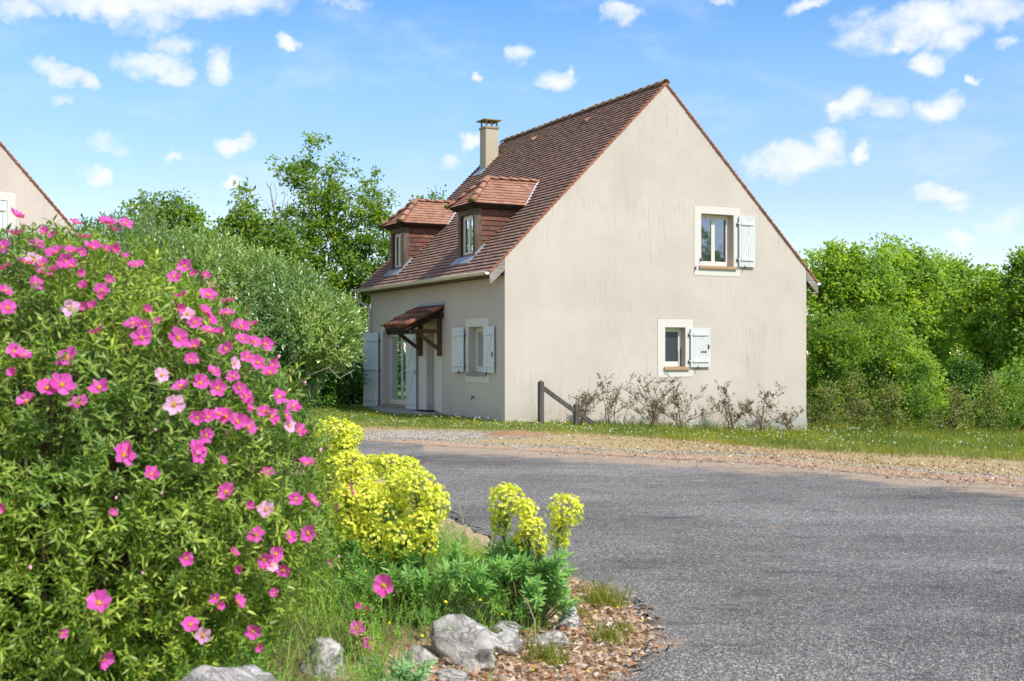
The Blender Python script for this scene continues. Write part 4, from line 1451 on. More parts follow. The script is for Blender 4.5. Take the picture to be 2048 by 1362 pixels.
def trees():
    Y = 38.0; s = Y / 2358; x0 = (672 - 1024) * s
    tree('oak_tree', 'tall airy oak with open crown left of the chimney, highest tree behind the house', 'tree', (x0, Y),
         px_blobs(x0, Y, 0, [(628, 300, 20, 42), (600, 345, 38, 45), (650, 380, 55, 60), (625, 440, 62, 60), (735, 385, 38, 45), (722, 455, 60, 55), (765, 440, 30, 40), (575, 335, 22, 22), (790, 470, 26, 36),
                             (650, 520, 75, 60), (735, 530, 60, 55), (690, 590, 75, 50), (600, 590, 50, 50), (700, 660, 60, 60)], .8),
         560, 38, 0.125, 0.27, 'oak_leaf', 0.20, 21, shell=.35, barkm='bark')
    Y = 35.0; s = Y / 2358; x0 = (500 - 1024) * s
    tree('oak_tree', 'mid height oak with a thin leafy spike, left of the tall airy oak', 'tree', (x0, Y),
         px_blobs(x0, Y, 0, [(489, 385, 9, 20), (494, 412, 14, 20), (470, 440, 26, 22), (510, 450, 36, 34), (455, 470, 30, 30), (545, 470, 30, 40), (500, 510, 70, 46), (580, 520, 40, 50)], .8),
         230, 34, 0.13, 0.28, 'oak_leaf', 0.15, 22, shell=.35)
    # bare dead branches of that tree's neighbour
    root = empty('dead_tree', ((552 - 1024) * s, Y + .6, 0))
    tag(root, 'bare dead grey branches sticking up between the two left oaks', 'dead tree')
    mb = MB()
    q = lambda px, py, dy=0.0: Vector(((px - 552) * s, dy, EYE + (705 - py) * s))
    mb.tube([(0, 0, 0), q(548, 560), q(556, 480)], [.07, .06, .05], 6)
    for pts, r0 in (([(556, 480), (550, 440), (540, 405), (531, 372), (526, 362)], .034), ([(550, 440), (556, 410), (561, 385), (560, 368)], .016), ([(540, 405), (545, 385), (543, 360)], .013), ([(545, 420), (530, 410), (524, 395)], .013),
                    ([(552, 450), (566, 420), (570, 392)], .014), ([(548, 430), (533, 428), (520, 415), (517, 398)], .013), ([(531, 372), (537, 358)], .009), ([(556, 470), (575, 440), (583, 415)], .014), ([(561, 385), (568, 372)], .008), ([(553, 455), (532, 448), (522, 430)], .012)):
        p3 = [q(px + rng.uniform(-1.5, 1.5), py, rng.uniform(-.15, .15)) for px, py in pts]
        p3[0] = q(*pts[0])
        mb.tube(p3, [r0 * (1 - .7 * k / (len(p3) - 1)) for k in range(len(p3))], 5, cap=False)
    mb.obj('trunk', 'pale_bark', root)
    Y = 42.0; s = Y / 2358; x0 = (330 - 1024) * s
    tree('oak_tree', 'round topped oak rising above the olive bush, nearest to the left house', 'tree', (x0, Y),
         px_blobs(x0, Y, 0, [(330, 402, 30, 18), (290, 415, 30, 22), (365, 425, 32, 30), (320, 440, 62, 36), (395, 450, 34, 24), (325, 510, 95, 60), (420, 490, 30, 40)], .8),
         230, 40, 0.15, 0.30, 'oak_leaf', 0.18, 23, shell=.45)
    Y = 41.0; s = Y / 2358; x0 = (850 - 1024) * s
    tree('oak_tree', 'oak almost hidden by the house, only twig tips show above the far dormer', 'tree', (x0, Y),
         px_blobs(x0, Y, 0, [(868, 384, 9, 11), (872, 402, 16, 12), (826, 405, 14, 14), (850, 425, 30, 22), (850, 480, 70, 45), (790, 500, 40, 40)], .8),
         120, 26, 0.14, 0.24, 'oak_leaf', 0.14, 24, shell=.4)
    # low dark growth left of the house
    for k, (px, py, rx, rz, Y, lab) in enumerate(((640, 725, 75, 80, 33.5, 'dense dark green bush under the olive, left of the house wall'),
                                                  (705, 740, 55, 95, 36.5, 'dense dark bush right beside the tall grey shutter'),
                                                  (560, 690, 90, 90, 38.5, 'dark undergrowth between the two left oaks'))):
        s = Y / 2358; x0 = (px - 1024) * s
        tree('bush', lab, 'bush', (x0, Y), px_blobs(x0, Y, 0, [(px, py, rx, rz), (px - 20, py + 45, rx, 45)], .8), 170, 46, 0.12, 0.26, 'deep_leaf', 0.06, 31 + k, 'bushes left of the house', shell=.6)
    # right of the house
    spec = [
        (1690, 37.0, [(1690, 520, 42, 38), (1650, 560, 40, 60), (1720, 570, 60, 60), (1660, 650, 60, 80), (1730, 690, 70, 80), (1650, 760, 50, 60)], 'leafy green tree touching the right corner of the house', 560, 41, 'bright_leaf'),
        (1795, 39.0, [(1790, 530, 50, 42), (1840, 550, 40, 50), (1775, 600, 70, 70), (1830, 660, 70, 80), (1790, 750, 80, 70)], 'second tree right of the house, round bright green crown', 560, 42, 'bright_leaf'),
        (1890, 41.0, [(1868, 545, 44, 36), (1910, 575, 44, 46), (1880, 620, 64, 60), (1900, 690, 60, 70), (1880, 770, 60, 50)], 'third tree right of the house with a darker lower crown', 430, 43, 'bright_leaf'),
        (1975, 38.0, [(1965, 570, 40, 34), (2005, 590, 40, 40), (1960, 640, 50, 50), (2000, 690, 55, 50)], 'thin tree with dark limbs and sky showing through, near the right edge', 250, 44, 'bright_leaf'),
        (2085, 36.0, [(2046, 512, 16, 22), (2060, 560, 45, 50), (2050, 640, 45, 50), (2110, 600, 60, 90), (2040, 700, 40, 40)], 'dark oak leaning in from the right edge of the photo', 240, 45, 'oak_leaf')]
    for px, Y, lst, lab, n, sd_, mm in spec:
        s = Y / 2358; x0 = (px - 1024) * s
        z0 = hz(x0, Y)
        tree('tree', lab, 'tree', (x0, Y), px_blobs(x0, Y, z0, lst, .8), int(n * .85), 58, 0.135, 0.30, mm, 0.2, sd_, 'trees right of the house', shell=.78 if sd_ < 44 else .4)
    spec = [
        (1668, 33.5, [(1668, 690, 50, 70), (1650, 780, 40, 60)], 'silvery green shrub against the right wall corner', 170, 51, 'oak_leaf'),
        (1745, 34.5, [(1745, 680, 60, 60), (1740, 770, 70, 60)], 'shrub with pale twigs in front of the second tree', 200, 52, 'oak_leaf'),
        (1830, 34.0, [(1820, 740, 50, 50), (1830, 800, 60, 40)], 'bright sprouting bush between second and third tree', 150, 53, 'bright_leaf'),
        (1925, 36.0, [(1925, 800, 70, 50), (1930, 760, 50, 40)], 'dark bush under the third tree', 150, 54, 'deep_leaf'),
        (2030, 32.0, [(2035, 780, 45, 50), (2020, 820, 55, 40)], 'sunlit yellow green bush at the right edge', 160, 55, 'bright_leaf')]
    for px, Y, lst, lab, n, sd_, mm in spec:
        s = Y / 2358; x0 = (px - 1024) * s
        z0 = hz(x0, Y)
        tree('shrub', lab, 'shrub', (x0, Y), px_blobs(x0, Y, z0, lst, .8), n, 44, 0.10, 0.24, mm, 0.05, sd_, 'shrubs under the right trees', shell=.6, barkm='pale_bark')
    # the ragged hedge
    hx = [(1650, 42, 45), (1712, 40, 58), (1775, 40, 40), (1840, 40, 50), (1905, 42, 48), (1975, 44, 46), (2040, 40, 40)]
    hl = ['russet green hedge plant right at the house corner', 'hedge plant with a tall brownish shoot, second from the house', 'low hedge plant in the middle of the ragged hedge, third from the house', 'hedge plant with arching pale stems, fourth from the house',
          'bushy olive green hedge plant, fifth from the house', 'wide hedge plant, second from the right edge', 'rightmost hedge plant, cut by the photo edge']
    for k, ((px, rx, rz), lab) in enumerate(zip(hx, hl)):
        Y = 30.9 - k * .22 + (k % 2) * .9; s = Y / 2358; x0 = (px - 1024) * s
        z0 = hz(x0, Y); base_py = 705 + (EYE - z0) / s
        tree('hedge_shrub', lab, 'hedge shrub', (x0, Y), px_blobs(x0, Y, z0, [(px, base_py - 34, rx, rz * .7), (px - 12 + k * 4, base_py - 58 - 13 * (k % 3), rx * .34, 28 + 8 * (k % 2)), (px + 18, base_py - 50 - 18 * ((k + 1) % 2), rx * .25, 26), (px + 3, base_py - 88 - 9 * (k % 2), 7, 18)], .7),
             64, 26, 0.06, 0.17, 'oak_leaf' if k in (3, 6) else 'hedge_leaf', 0.03, 61 + k, 'ragged hedge right of the house', shell=.4, barkm='twig')
    # the tree the upper gable window mirrors, out of frame to the right of the drive
    tree('oak_tree', 'oak beyond the right side of the drive, seen only mirrored in the upper gable window', 'tree', (16.6, 23.1),
         [(0, 0, 5.2, .9, .9, .75), (-.1, -.2, 6.1, .35, .35, .5), (.5, .7, 5.6, .4, .4, .35), (-.6, -.8, 5.5, .4, .4, .35), (0, 0, 4.3, 1.3, 1.3, .6)], 100, 26, 0.12, 0.26, 'oak_leaf', 0.2, 71)
trees()

def scrub():
    spec = [(1.62, .92, 6, 'small leafy dark shrub beside the sloping rail'), (2.35, .98, 5, 'thin straggly shrub with brown tips, third stem group from the wall corner'),
            (3.45, 1.10, 11, 'densest brown green shrub, under the left side of the lower window'), (4.35, 1.12, 7, 'wiry shrub with one tall shoot under the lower shutter'),
            (5.75, 1.02, 8, 'dark shrub on the plinth, right of the lower window'), (6.6, 1.06, 9, 'upright many stemmed shrub near the right end of the gable'), (7.6, .62, 5, 'low sprawling shrub at the right corner of the gable')]
    c, s_ = math.cos(HA), math.sin(HA)
    for k, (t, h, ns, lab) in enumerate(spec):
        rg = np.random.RandomState(100 + k)
        yl = -0.55 - 0.1 * (k % 3)
        X = HP[0] + c * t - s_ * yl; Yw = HP[1] + s_ * t + c * yl
        z0 = hz(X, Yw)
        root = empty('scrub_shrub', (X, Yw, z0), HA)
        tag(root, lab, 'shrub', 'straggly shrubs along the gable wall')
        mb = MB(); P = []; D = []
        for i in range(ns):
            a = rg.uniform(-1, 1); hh = 1.2 * h * rg.uniform(.35, 1.02) * (1.0 if i else 1.12)
            pts = [Vector((rg.uniform(-.08, .08), rg.uniform(-.05, .05), 0))]
            dx, dy = a * .95 * h, rg.uniform(-.25, .2)
            for q in range(1, 6):
                f = q / 5
                pts.append(Vector((pts[0].x + dx * f ** 1.5 + rg.uniform(-.03, .03), pts[0].y + dy * f + rg.uniform(-.02, .02), hh * (f ** .85) * (1 - .18 * abs(a) * f))))
            mb.tube(pts, [.010, .009, .008, .006, .005, .003], 4, cap=False)
            for q in range(2, 6):
                for w in range(3 if q > 3 else rg.randint(1, 3)):
                    b = pts[q - 1].lerp(pts[q], rg.uniform(0, 1))
                    e = b + Vector((rg.uniform(-.2, .2), rg.uniform(-.15, .15), rg.uniform(.03, .2)))
                    mb.tube([b, e], [.004, .002], 3, cap=False)
                    m = rg.randint(6, 20)
                    f = rg.uniform(0.1, 1.05, m)[:, None]
                    P.append(np.array(b) + (np.array(e) - np.array(b)) * f + rg.normal(size=(m, 3)) * .018)
                    D.append(np.tile(np.array(e - b), (m, 1)) * 3 + rg.normal(size=(m, 3)))
        mb.obj('stems', 'twig', root)
        P = np.concatenate(P); D = np.concatenate(D)
        L = rg.uniform(.03, .062, len(P))
        vobj('leaves', leaves_mesh(P, D, rg.normal(size=P.shape) + [0, -.5, .6], L, L * .5), 'scrub_leaf', root)
scrub()

def fence():
    c, s_ = math.cos(HA), math.sin(HA)
    def W(t, y):
        return HP[0] + c * t - s_ * y, HP[1] + s_ * t + c * y
    x, y = W(0.52, -0.75)
    z0 = hz(x, y)
    root = empty('wooden_fence', (x, y, z0), HA)
    tag(root, 'weathered wooden fence end with two posts and a sloping rail by the gable corner', 'fence')
    def post(dx, h):
        b = MB(); w = .055
        b.box(dx - w, dx + w, -w, w, -.1, h - .05)
        b.add([(dx - w, -w, h - .049), (dx + w, -w, h - .049), (dx + w, w, h - .049), (dx - w, w, h - .049), (dx, 0, h + .0)], [(0, 1, 4), (1, 2, 4), (2, 3, 4), (3, 0, 4), (3, 2, 1, 0)])
        b.obj('post', 'fence_wood', root, 0.006)
    post(0, .98); post(.90, .46)
    b = MB(); b.bar((0.056, -.0, .80), (.845, -.0, .28), .06, .095); b.obj('rail', 'fence_wood', root, 0.006)
    b = MB(); b.bar((0.956, -.0, .22), (1.40, -.0, -.06), .06, .095); b.obj('rail', 'fence_wood', root, 0.006)
fence()


# ------------------------------------------------------------------ grass, gravel and litter
def scatter(n, x0, x1, y0, y1, test):
    x = R.uniform(x0, x1, n); y = R.uniform(y0, y1, n)
    k = test(x, y)
    return x[k], y[k]

def in_house(x, y, pad=0.0):
    dx, dy = x - HP[0], y - HP[1]
    c, s_ = math.cos(HA), math.sin(HA)
    u = dx * c + dy * s_; v = -dx * s_ + dy * c
    return (u > -pad) & (u < HW + pad) & (v > -pad) & (v < HL + pad)

def wall_dist(x, y):
    dx, dy = x - HP[0], y - HP[1]
    c, s_ = math.cos(HA), math.sin(HA)
    return np.maximum(-(dx * c + dy * s_), -(-dx * s_ + dy * c))

def step_zone(x, y):
    dx, dy = x - HP[0], y - HP[1]
    c, s_ = math.cos(HA), math.sin(HA)
    u = dx * c + dy * s_; v = -dx * s_ + dy * c
    return (u > -0.95) & (u < 0) & (v > 3.5) & (v < 8.1)

def ground_cover():
    def keep(x, y):
        p = 0.5 + 0.5 * fbm(x, y, 1.3, 2.0)
        d = y - green_y(x)
        return (d > -1.0 + 1.3 * p - 0.25) & ~in_house(x, y) & ~step_zone(x, y)
    x, y = scatter(150000, -9, 15, 17, 34, lambda x, y: keep(x, y) & (R.uniform(size=len(x)) < .45 + .75 * smooth01(.5 + .9 * fbm(x, y, 2.7, 1.0))))
    z = land_z(x, y)
    d = y - green_y(x)
    wd = wall_dist(x, y)
    near = np.exp(-np.abs(wd - .25) / .35)
    H = R.uniform(.035, .09, len(x)) * (1 + 1.0 * smooth01((x - 1) / 4)) * (1 + 1.1 * near * (x > 0.5)) * smooth01((d + 1.4) / 1.2) * (1 + .5 * fbm(x, y, 3.1))
    o = vobj('grass', blades_mesh(np.stack([x, y, z], -1), np.maximum(H, .02), R.uniform(.006, .013, len(x)), .7), 'grass_blade')
    tag(o, 'green lawn grass along the foot of the house walls', 'grass', kind='stuff')
    # straw coloured strip
    x, y = scatter(42000, -8, 14, 13, 27, lambda x, y: (y > far_y(x) + .6 + .5 * fbm(x, y, 2)) & (y < green_y(x) + .9) & ~in_house(x, y))
    o = vobj('dry_grass', blades_mesh(np.stack([x, y, land_z(x, y)], -1), R.uniform(.012, .045, len(x)), R.uniform(.006, .014, len(x)), 1.2), 'dry_blade')
    tag(o, 'short straw coloured grass between the gravel and the lawn', 'dry grass', kind='stuff')
    x, y = scatter(60000, -8, 15, 16, 28, lambda x, y: (y > green_y(x) - 1.0) & (y < green_y(x) + 2.2) & ~in_house(x, y) & (R.uniform(size=len(x)) < .25 + .6 * smooth01(.4 + fbm(x, y, 1.9, 6))))
    o = vobj('dry_grass', blades_mesh(np.stack([x, y, land_z(x, y)], -1), R.uniform(.03, .09, len(x)) * (1 + .6 * smooth01((x - 1) / 4)), R.uniform(.006, .012, len(x)), .9), 'dry_blade')
    tag(o, 'dry yellow blades mixed into the front of the green lawn', 'dry grass', kind='stuff')
    # daisies and dandelions
    for nm, m, n, sz, lab in (('daisies', 'daisy_white', 1000, .0125, 'tiny white daisies dotted through the lawn'), ('dandelions', 'flower_yellow', 380, .0145, 'small yellow dandelion flowers in the lawn')):
        x, y = scatter(n * 4, -8, 14, 18, 30, lambda x, y: (y > green_y(x) - .35 + .5 * fbm(x, y, 1.7, 4)) & (R.uniform(size=len(x)) < smooth01(.35 + 1.2 * fbm(x, y, 1.9, sz * 99))) & ~in_house(x, y, .05) & ~step_zone(x, y))
        x, y = x[:n], y[:n]
        P = np.stack([x, y, land_z(x, y) + R.uniform(.05, .12, len(x)) * (1 + smooth01((x - 1) / 4))], -1)
        # hexagonal flower heads tilted at random
        nn = nrm(R.normal(size=P.shape) * .5 + [0, -.5, .8])
        a = nrm(np.cross(nn, rand_dirs(len(P)))); b = np.cross(nn, a)
        s = (sz * R.uniform(.7, 1.2, len(P)))[:, None]
        ring = [P + (a * math.cos(t) + b * math.sin(t)) * s for t in [k * math.pi / 3 for k in range(6)]]
        V = np.stack([P + nn * s * .4] + ring, 1).reshape(-1, 3)
        base = np.arange(len(P))[:, None] * 7
        F = np.concatenate([base + [0, k + 1, (k + 1) % 6 + 1] for k in range(6)])
        o = vobj(nm, (V, F), m); tag(o, lab, 'wildflowers', kind='stuff')

def stones_mesh(P, s, flat=.6):
    n = len(P)
    base = np.array([(1, 0, 0), (0, 1, 0), (-1, 0, 0), (0, -1, 0), (0, 0, 1), (0, 0, -1)], float)
    q = rand_dirs(n); a = nrm(np.cross(q, [0, 0, 1.0])); b = np.cross([0, 0, 1.0], a)
    sc_ = R.uniform(.55, 1.3, (n, 6, 1)) * s[:, None, None]
    V = base[None, :, 0:1] * a[:, None, :] + base[None, :, 1:2] * b[:, None, :] + base[None, :, 2:3] * np.array([0, 0, flat])
    V = V * sc_ + P[:, None, :] + R.normal(size=(n, 6, 3)) * s[:, None, None] * .15
    F0 = np.array([(0, 1, 4), (1, 2, 4), (2, 3, 4), (3, 0, 4), (1, 0, 5), (2, 1, 5), (3, 2, 5), (0, 3, 5)])
    F = (np.arange(n)[:, None, None] * 6 + F0[None]).reshape(-1, 3)
    return V.reshape(-1, 3), F

def litter_mesh(x, y, z, s):
    P = np.stack([x, y, z], -1)
    D = nrm(R.normal(size=P.shape) * [1, 1, .35]); N = nrm(R.normal(size=P.shape) * .5 + [0, 0, 1])
    return leaves_mesh(P - D * s[:, None] / 2, D, N, s, s * R.uniform(.3, .7, len(s)), False, -.15)

def gravel():
    def k1(x, y):
        df = y - far_y(x)
        w = np.exp(-((df - wr(x) - .15 * fbm(x, y, 1.0)) / .28) ** 2)
        return R.uniform(size=len(x)) < w * (.45 + .55 * smooth01(.5 + fbm(x, y, 1.9)))
    x1, y1 = scatter(70000, -4, 14, 10, 24, k1)
    def k2(x, y):
        return R.uniform(size=len(x)) < smooth01(1.25 - np.hypot((x + 1.8) / 2.6, (y - 22.4) / 1.35) + .25 * fbm(x, y, 2.2))
    x2, y2 = scatter(30000, -5, 2, 20.4, 24.6, k2)
    def k3(x, y):
        df = y - far_y(x)
        return (df > -1.2) & (df < 1.4)
    x3, y3 = scatter(26000, -2, 13, 9, 22, k3)
    x = np.concatenate([x1, x2, x3]); y = np.concatenate([y1, y2, y3])
    s = np.concatenate([R.uniform(.008, .024, len(x1)), R.uniform(.008, .022, len(x2)), R.uniform(.005, .014, len(x3))])
    z = land_z(x, y) + s * .3 + np.concatenate([.03 * np.exp(-((y1 - far_y(x1) - wr(x1)) / .25) ** 2) * R.uniform(0, 1, len(x1)), np.zeros(len(x2) + len(x3))])
    o = vobj('gravel', stones_mesh(np.stack([x, y, z], -1), s), 'pebble'); tag(o, 'pale limestone gravel heaped along the far edge of the drive', 'gravel', kind='stuff')
    # bark chips and dead leaves along the far edge
    x, y = scatter(60000, -1, 13, 9, 24, lambda x, y: (R.uniform(size=len(x)) < smooth01((x + 1) / 5)) & (y - far_y(x) > -.3 - .9 * R.uniform(size=len(x)) ** 3) & (y - green_y(x) < -.2))
    x, y = x[:13000], y[:13000]
    o = vobj('leaf_litter', litter_mesh(x, y, land_z(x, y) + .012, R.uniform(.02, .07, len(x))), 'litter'); tag(o, 'brown dead leaves and bark chips on the far verge', 'leaf litter', kind='stuff')
    # loose chippings on the drive
    x, y = scatter(26000, -1, 6, 4.2, 13, lambda x, y: (x > near_x(y) + .02) & (y < far_y(x)) & (R.uniform(size=len(x)) < 1.1 * np.exp(-(y - 4.2) / 4.5)))
    s = R.uniform(.0022, .006, len(x))
    o = vobj('chippings', stones_mesh(np.stack([x, y, np.full(len(x), .008)], -1), s, .7), 'asphalt_chip'); tag(o, 'loose stone chippings on the asphalt drive', 'chippings', kind='stuff')

def bed_cover():
    # litter between the rocks and the asphalt
    def k(x, y):
        d = near_x(y) - x
        return (R.uniform(size=len(x)) < smooth01((d + .12) / .25) * smooth01((1.15 - d) / .6))
    x, y = scatter(26000, -1.6, 1.0, 4.6, 9.0, k)
    o = vobj('leaf_litter', litter_mesh(x, y, land_z(x, y) + R.uniform(.002, .02, len(x)), R.uniform(.010, .055, len(x))), 'litter')
    tag(o, 'brown leaf litter between the rocks and the edge of the drive', 'leaf litter', kind='stuff')
    x, y = scatter(3800, -.8, 1.0, 4.6, 8.6, lambda x, y: (near_x(y) - x > -.06) & (near_x(y) - x < .9))
    s = R.uniform(.004, .014, len(x))
    o = vobj('gravel', stones_mesh(np.stack([x, y, land_z(x, y) + s * .3], -1), s), 'pebble'); tag(o, 'small pale stones in the leaf litter by the rocks', 'gravel', kind='stuff')
    # weeds: thin grass and small leaves in a tangle
    RK = [(-.83, 5.25, .2), (-.92, 3.98, .3), (-.22, 5.62, .24), (-.06, 5.85, .18), (.19, 6.05, .18), (.31, 6.42, .12), (-.42, 5.5, .14), (-.27, 5.3, .16)]
    def kw(x, y):
        for (a, b, w_) in RK:
            k_ = (np.abs(x - a) < w_) & (y < b + .12) & (y > b - .75)
            x = np.where(k_ & (R.uniform(size=len(x)) > .22), 50.0, x)
        d = near_x(y) - x
        return (d > .55 + .2 * fbm(x, y, 2.3)) & ((y < 7.6) | (d > .12))
    x, y = scatter(26000, -3.2, .6, 4.1, 11.5, kw)
    z = land_z(x, y); d = near_x(y) - x
    hh = smooth01((d - .4) / .8)
    a = blades_mesh(np.stack([x, y, z], -1), R.uniform(.05, .40, len(x)) * (.3 + .7 * hh), R.uniform(.0025, .006, len(x)), .7)
    o = vobj('weeds', a, 'weed_leaf'); tag(o, 'tangle of thin green weeds and grass behind the rocks', 'weeds', kind='stuff')
    n = 7500
    x, y = scatter(n * 4, -3.0, .5, 4.1, 9.5, kw); x, y = x[:n], y[:n]
    d = near_x(y) - x
    P = np.stack([x, y, land_z(x, y) + R.uniform(.01, .33, len(x)) * (.3 + .7 * smooth01((d - .4) / .8))], -1)
    D = nrm(R.normal(size=P.shape) * .5 + [0, 0, 1])
    o = vobj('weeds', shoots(P, D, 8, .05, .022, .007, False, .9, .3), 'weed_leaf'); tag(o, 'small leaved weeds growing through the grass behind the rocks', 'weeds', kind='stuff')
    x, y = scatter(6000, -3.0, .3, 4.1, 9.0, kw); x, y = x[:1300], y[:1300]
    o = vobj('dry_grass', blades_mesh(np.stack([x, y, land_z(x, y)], -1), R.uniform(.12, .38, len(x)), .0028, .9), 'dry_blade'); tag(o, 'dry straw stalks standing in the weeds', 'dry grass', kind='stuff')
    # small yellow flowers among the weeds and litter
    spot = [(.60, 6.0), (.52, 5.8), (.36, 5.6), (.42, 6.4), (.62, 6.9), (.10, 5.5), (.22, 6.2), (-.05, 5.9), (.74, 6.7), (.30, 5.35), (.18, 5.2), (.47, 5.3), (-.7, 5.5), (-.9, 5.4), (-1.05, 5.2), (-.85, 5.7), (-1.15, 5.6), (-.6, 5.0), (-1.3, 4.9), (.70, 6.1), (.40, 7.1), (.02, 6.6)]
    spot += [(rng.uniform(-1.6, .6), rng.uniform(4.8, 7.5)) for _ in range(24)]
    P, S = [], []
    for (a, b) in spot:
        if near_x(b) - a < -.02: continue
        dd = near_x(b) - a
        P.append((a, b, hz(a, b) + (rng.uniform(.02, .05) if dd < .6 else rng.uniform(.15, .30)))); S.append(rng.uniform(.006, .010))
    P = np.array(P); nn = nrm(R.normal(size=P.shape) * .4 + [0, -.6, .8]); a = nrm(np.cross(nn, rand_dirs(len(P)))); b = np.cross(nn, a); s = np.array(S)[:, None]
    ring = [P + (a * math.cos(t) + b * math.sin(t)) * s * (1 if k % 2 else .8) + nn * s * .3 for k, t in enumerate([k * math.pi / 5 for k in range(10)])]
    V = np.stack([P] + ring, 1).reshape(-1, 3); base = np.arange(len(P))[:, None] * 11
    F = np.concatenate([base + [0, k + 1, (k + 1) % 10 + 1] for k in range(10)])
    o = vobj('buttercups', (V, F), 'flower_yellow'); tag(o, 'tiny yellow flowers in the weeds and litter of the bed', 'wildflowers', kind='stuff')
ground_cover(); gravel(); bed_cover()

def tuft(x, y, r, h, n, lab):
    a = R.uniform(0, 2 * np.pi, n); q = 1.15 * r * R.uniform(0, 1, n) ** .8
    root = empty('grass_tuft', (x, y, hz(x, y)))
    tag(root, lab, 'grass tuft', 'grass tufts in the leaf litter')
    P = np.stack([q * np.cos(a), q * np.sin(a), np.zeros(n)], -1)
    V, F = blades_mesh(P, (.35 + R.uniform(0, 1, n) ** 2 * 1.5) * h, R.uniform(.003, .006, n), 1.0)
    vobj('blades', (V, F), 'grass_blade', root)
for t in ((.56, 7.15, .13, .13, 420, 'bright green grass tuft at the edge of the drive, right of the spurge'), (.50, 6.25, .09, .09, 260, 'small grass tuft in the litter, nearest the lower right edge of the bed'),
          (.16, 5.75, .10, .11, 280, 'grass tuft in front of the flat pale rock'), (.40, 6.75, .06, .06, 120, 'sparse low grass tuft left of the bright green one'), (.62, 6.55, .05, .05, 90, 'tiny grass tuft beside the asphalt')):
    tuft(*t)

def mound():
    n = 24
    V, F = [], []
    for i in range(n):
        for j in range(n):
            u, v = i / (n - 1) * 2 - 1, j / (n - 1) * 2 - 1
            r = math.hypot(u, v)
            h = max(0, 1 - r) ** 1.2 * .11 + (.012 * mnoise.noise(Vector((u * 4, v * 4, 0))) if r < 1 else -.02)
            V.append((u * .75 + .1 * v, v * .45, h))
    for i in range(n - 1):
        for j in range(n - 1):
            F.append((i * n + j, (i + 1) * n + j, (i + 1) * n + j + 1, i * n + j + 1))
    x, y = .05, 22.4
    o = vobj('soil_mound', (np.array(V), np.array(F)), 'red_soil', loc=(x, y, hz(x, y) - .006), smooth=True)
    tag(o, 'low mound of reddish bare soil on the straw coloured strip', 'soil mound')
mound()

def rock(x, y, w, d, h, rot, tilt, lab, seed, sink=.3, zc=None):
    bm = bmesh.new()
    bmesh.ops.create_icosphere(bm, subdivisions=4, radius=1)
    o_ = Vector((seed * 3.1, seed * 1.7, 0))
    rr = random.Random(seed)
    cuts = [(Vector((rr.gauss(0, 1), rr.gauss(0, 1), rr.gauss(0, 1))).normalized(), rr.uniform(.62, .9)) for _ in range(13)]
    for v in bm.verts:
        p = v.co.copy()
        k = 1 + .40 * mnoise.noise(p * 1.1 + o_) + .26 * mnoise.noise(p * 2.3 + o_) 
        # chipped planes
        k -= .13 * abs(mnoise.noise(p * 3.7 + o_))
        k += .085 * mnoise.noise(p * 6 + o_) + .05 * mnoise.noise(p * 14 + o_)
        q = p * k
        for cn, cd in cuts:
            t_ = q.dot(cn) - cd
            if t_ > 0: q -= cn * t_ * .92
        q = q * (1 + .05 * mnoise.noise(p * 9 + o_) - .07 * max(0, abs(mnoise.noise(Vector((p.x * 2, p.y * 2, p.z * 6)) + o_)) * -6 + 1))
        v.co = q * 1.18
    M = Matrix.Rotation(rot, 4, 'Z') @ Matrix.Rotation(tilt, 4, 'Y') @ Matrix.Diagonal((w / 2, d / 2, h / 2, 1))
    bmesh.ops.transform(bm, matrix=M, verts=bm.verts)
    me = bpy.data.meshes.new('rock'); bm.to_mesh(me); bm.free()
    me.polygons.foreach_set('use_smooth', [True] * len(me.polygons))
    o = meshobj('rock', me, 'limestone', loc=(x, y, hz(x, y) + h * .5 * (1 - sink) if zc is None else zc))
    tag(o, lab, 'rock', 'limestone rocks edging the bed')
rock(-.83, 5.15, .20, .18, .34, 1.9, -.35, 'tall upright grey boulder at the bottom, left of the large pale rock', 22, .15, .19)
rock(-.92, 3.98, .40, .26, .26, .1, .08, 'wide flat pale rock at the bottom edge, left of the upright boulder', 2, .3, .33)
rock(-.22, 5.6, .34, .24, .27, -.4, .5, 'large cracked pale rock leaning down to the right, in the middle of the row', 3, .2, .165)
rock(-.06, 5.85, .20, .16, .12, .3, .1, 'rounded white rock right of the large cracked one', 4, .3, .12)
rock(-.03, 6.1, .15, .13, .10, 1.1, .0, 'small rounded rock just behind the rounded white one', 5, .3, .13)
rock(.19, 6.05, .22, .12, .09, .1, -.05, 'long low flat rock right of the rounded white one', 6, .3, .09)
rock(.31, 6.42, .12, .11, .14, .7, .2, 'rightmost rock, a small white one under the right spurge', 7, .3, .11)
rock(-.42, 5.5, .14, .12, .15, .2, .3, 'small rock wedged left of the large cracked one', 8, .3, .12)
rock(-.27, 5.3, .17, .12, .12, 0, .3, 'low pale rock in front of the large cracked one', 9, .3, .10)
rock(-1.98, 4.85, .26, .2, .14, 0, 0, 'pale rock at the bottom left corner, mostly below the frame', 10, .3, .22)
rock(-.08, 5.3, .09, .08, .07, 0, 0, 'fist sized white stone lying in the litter at the bottom edge', 11, .3, .05)


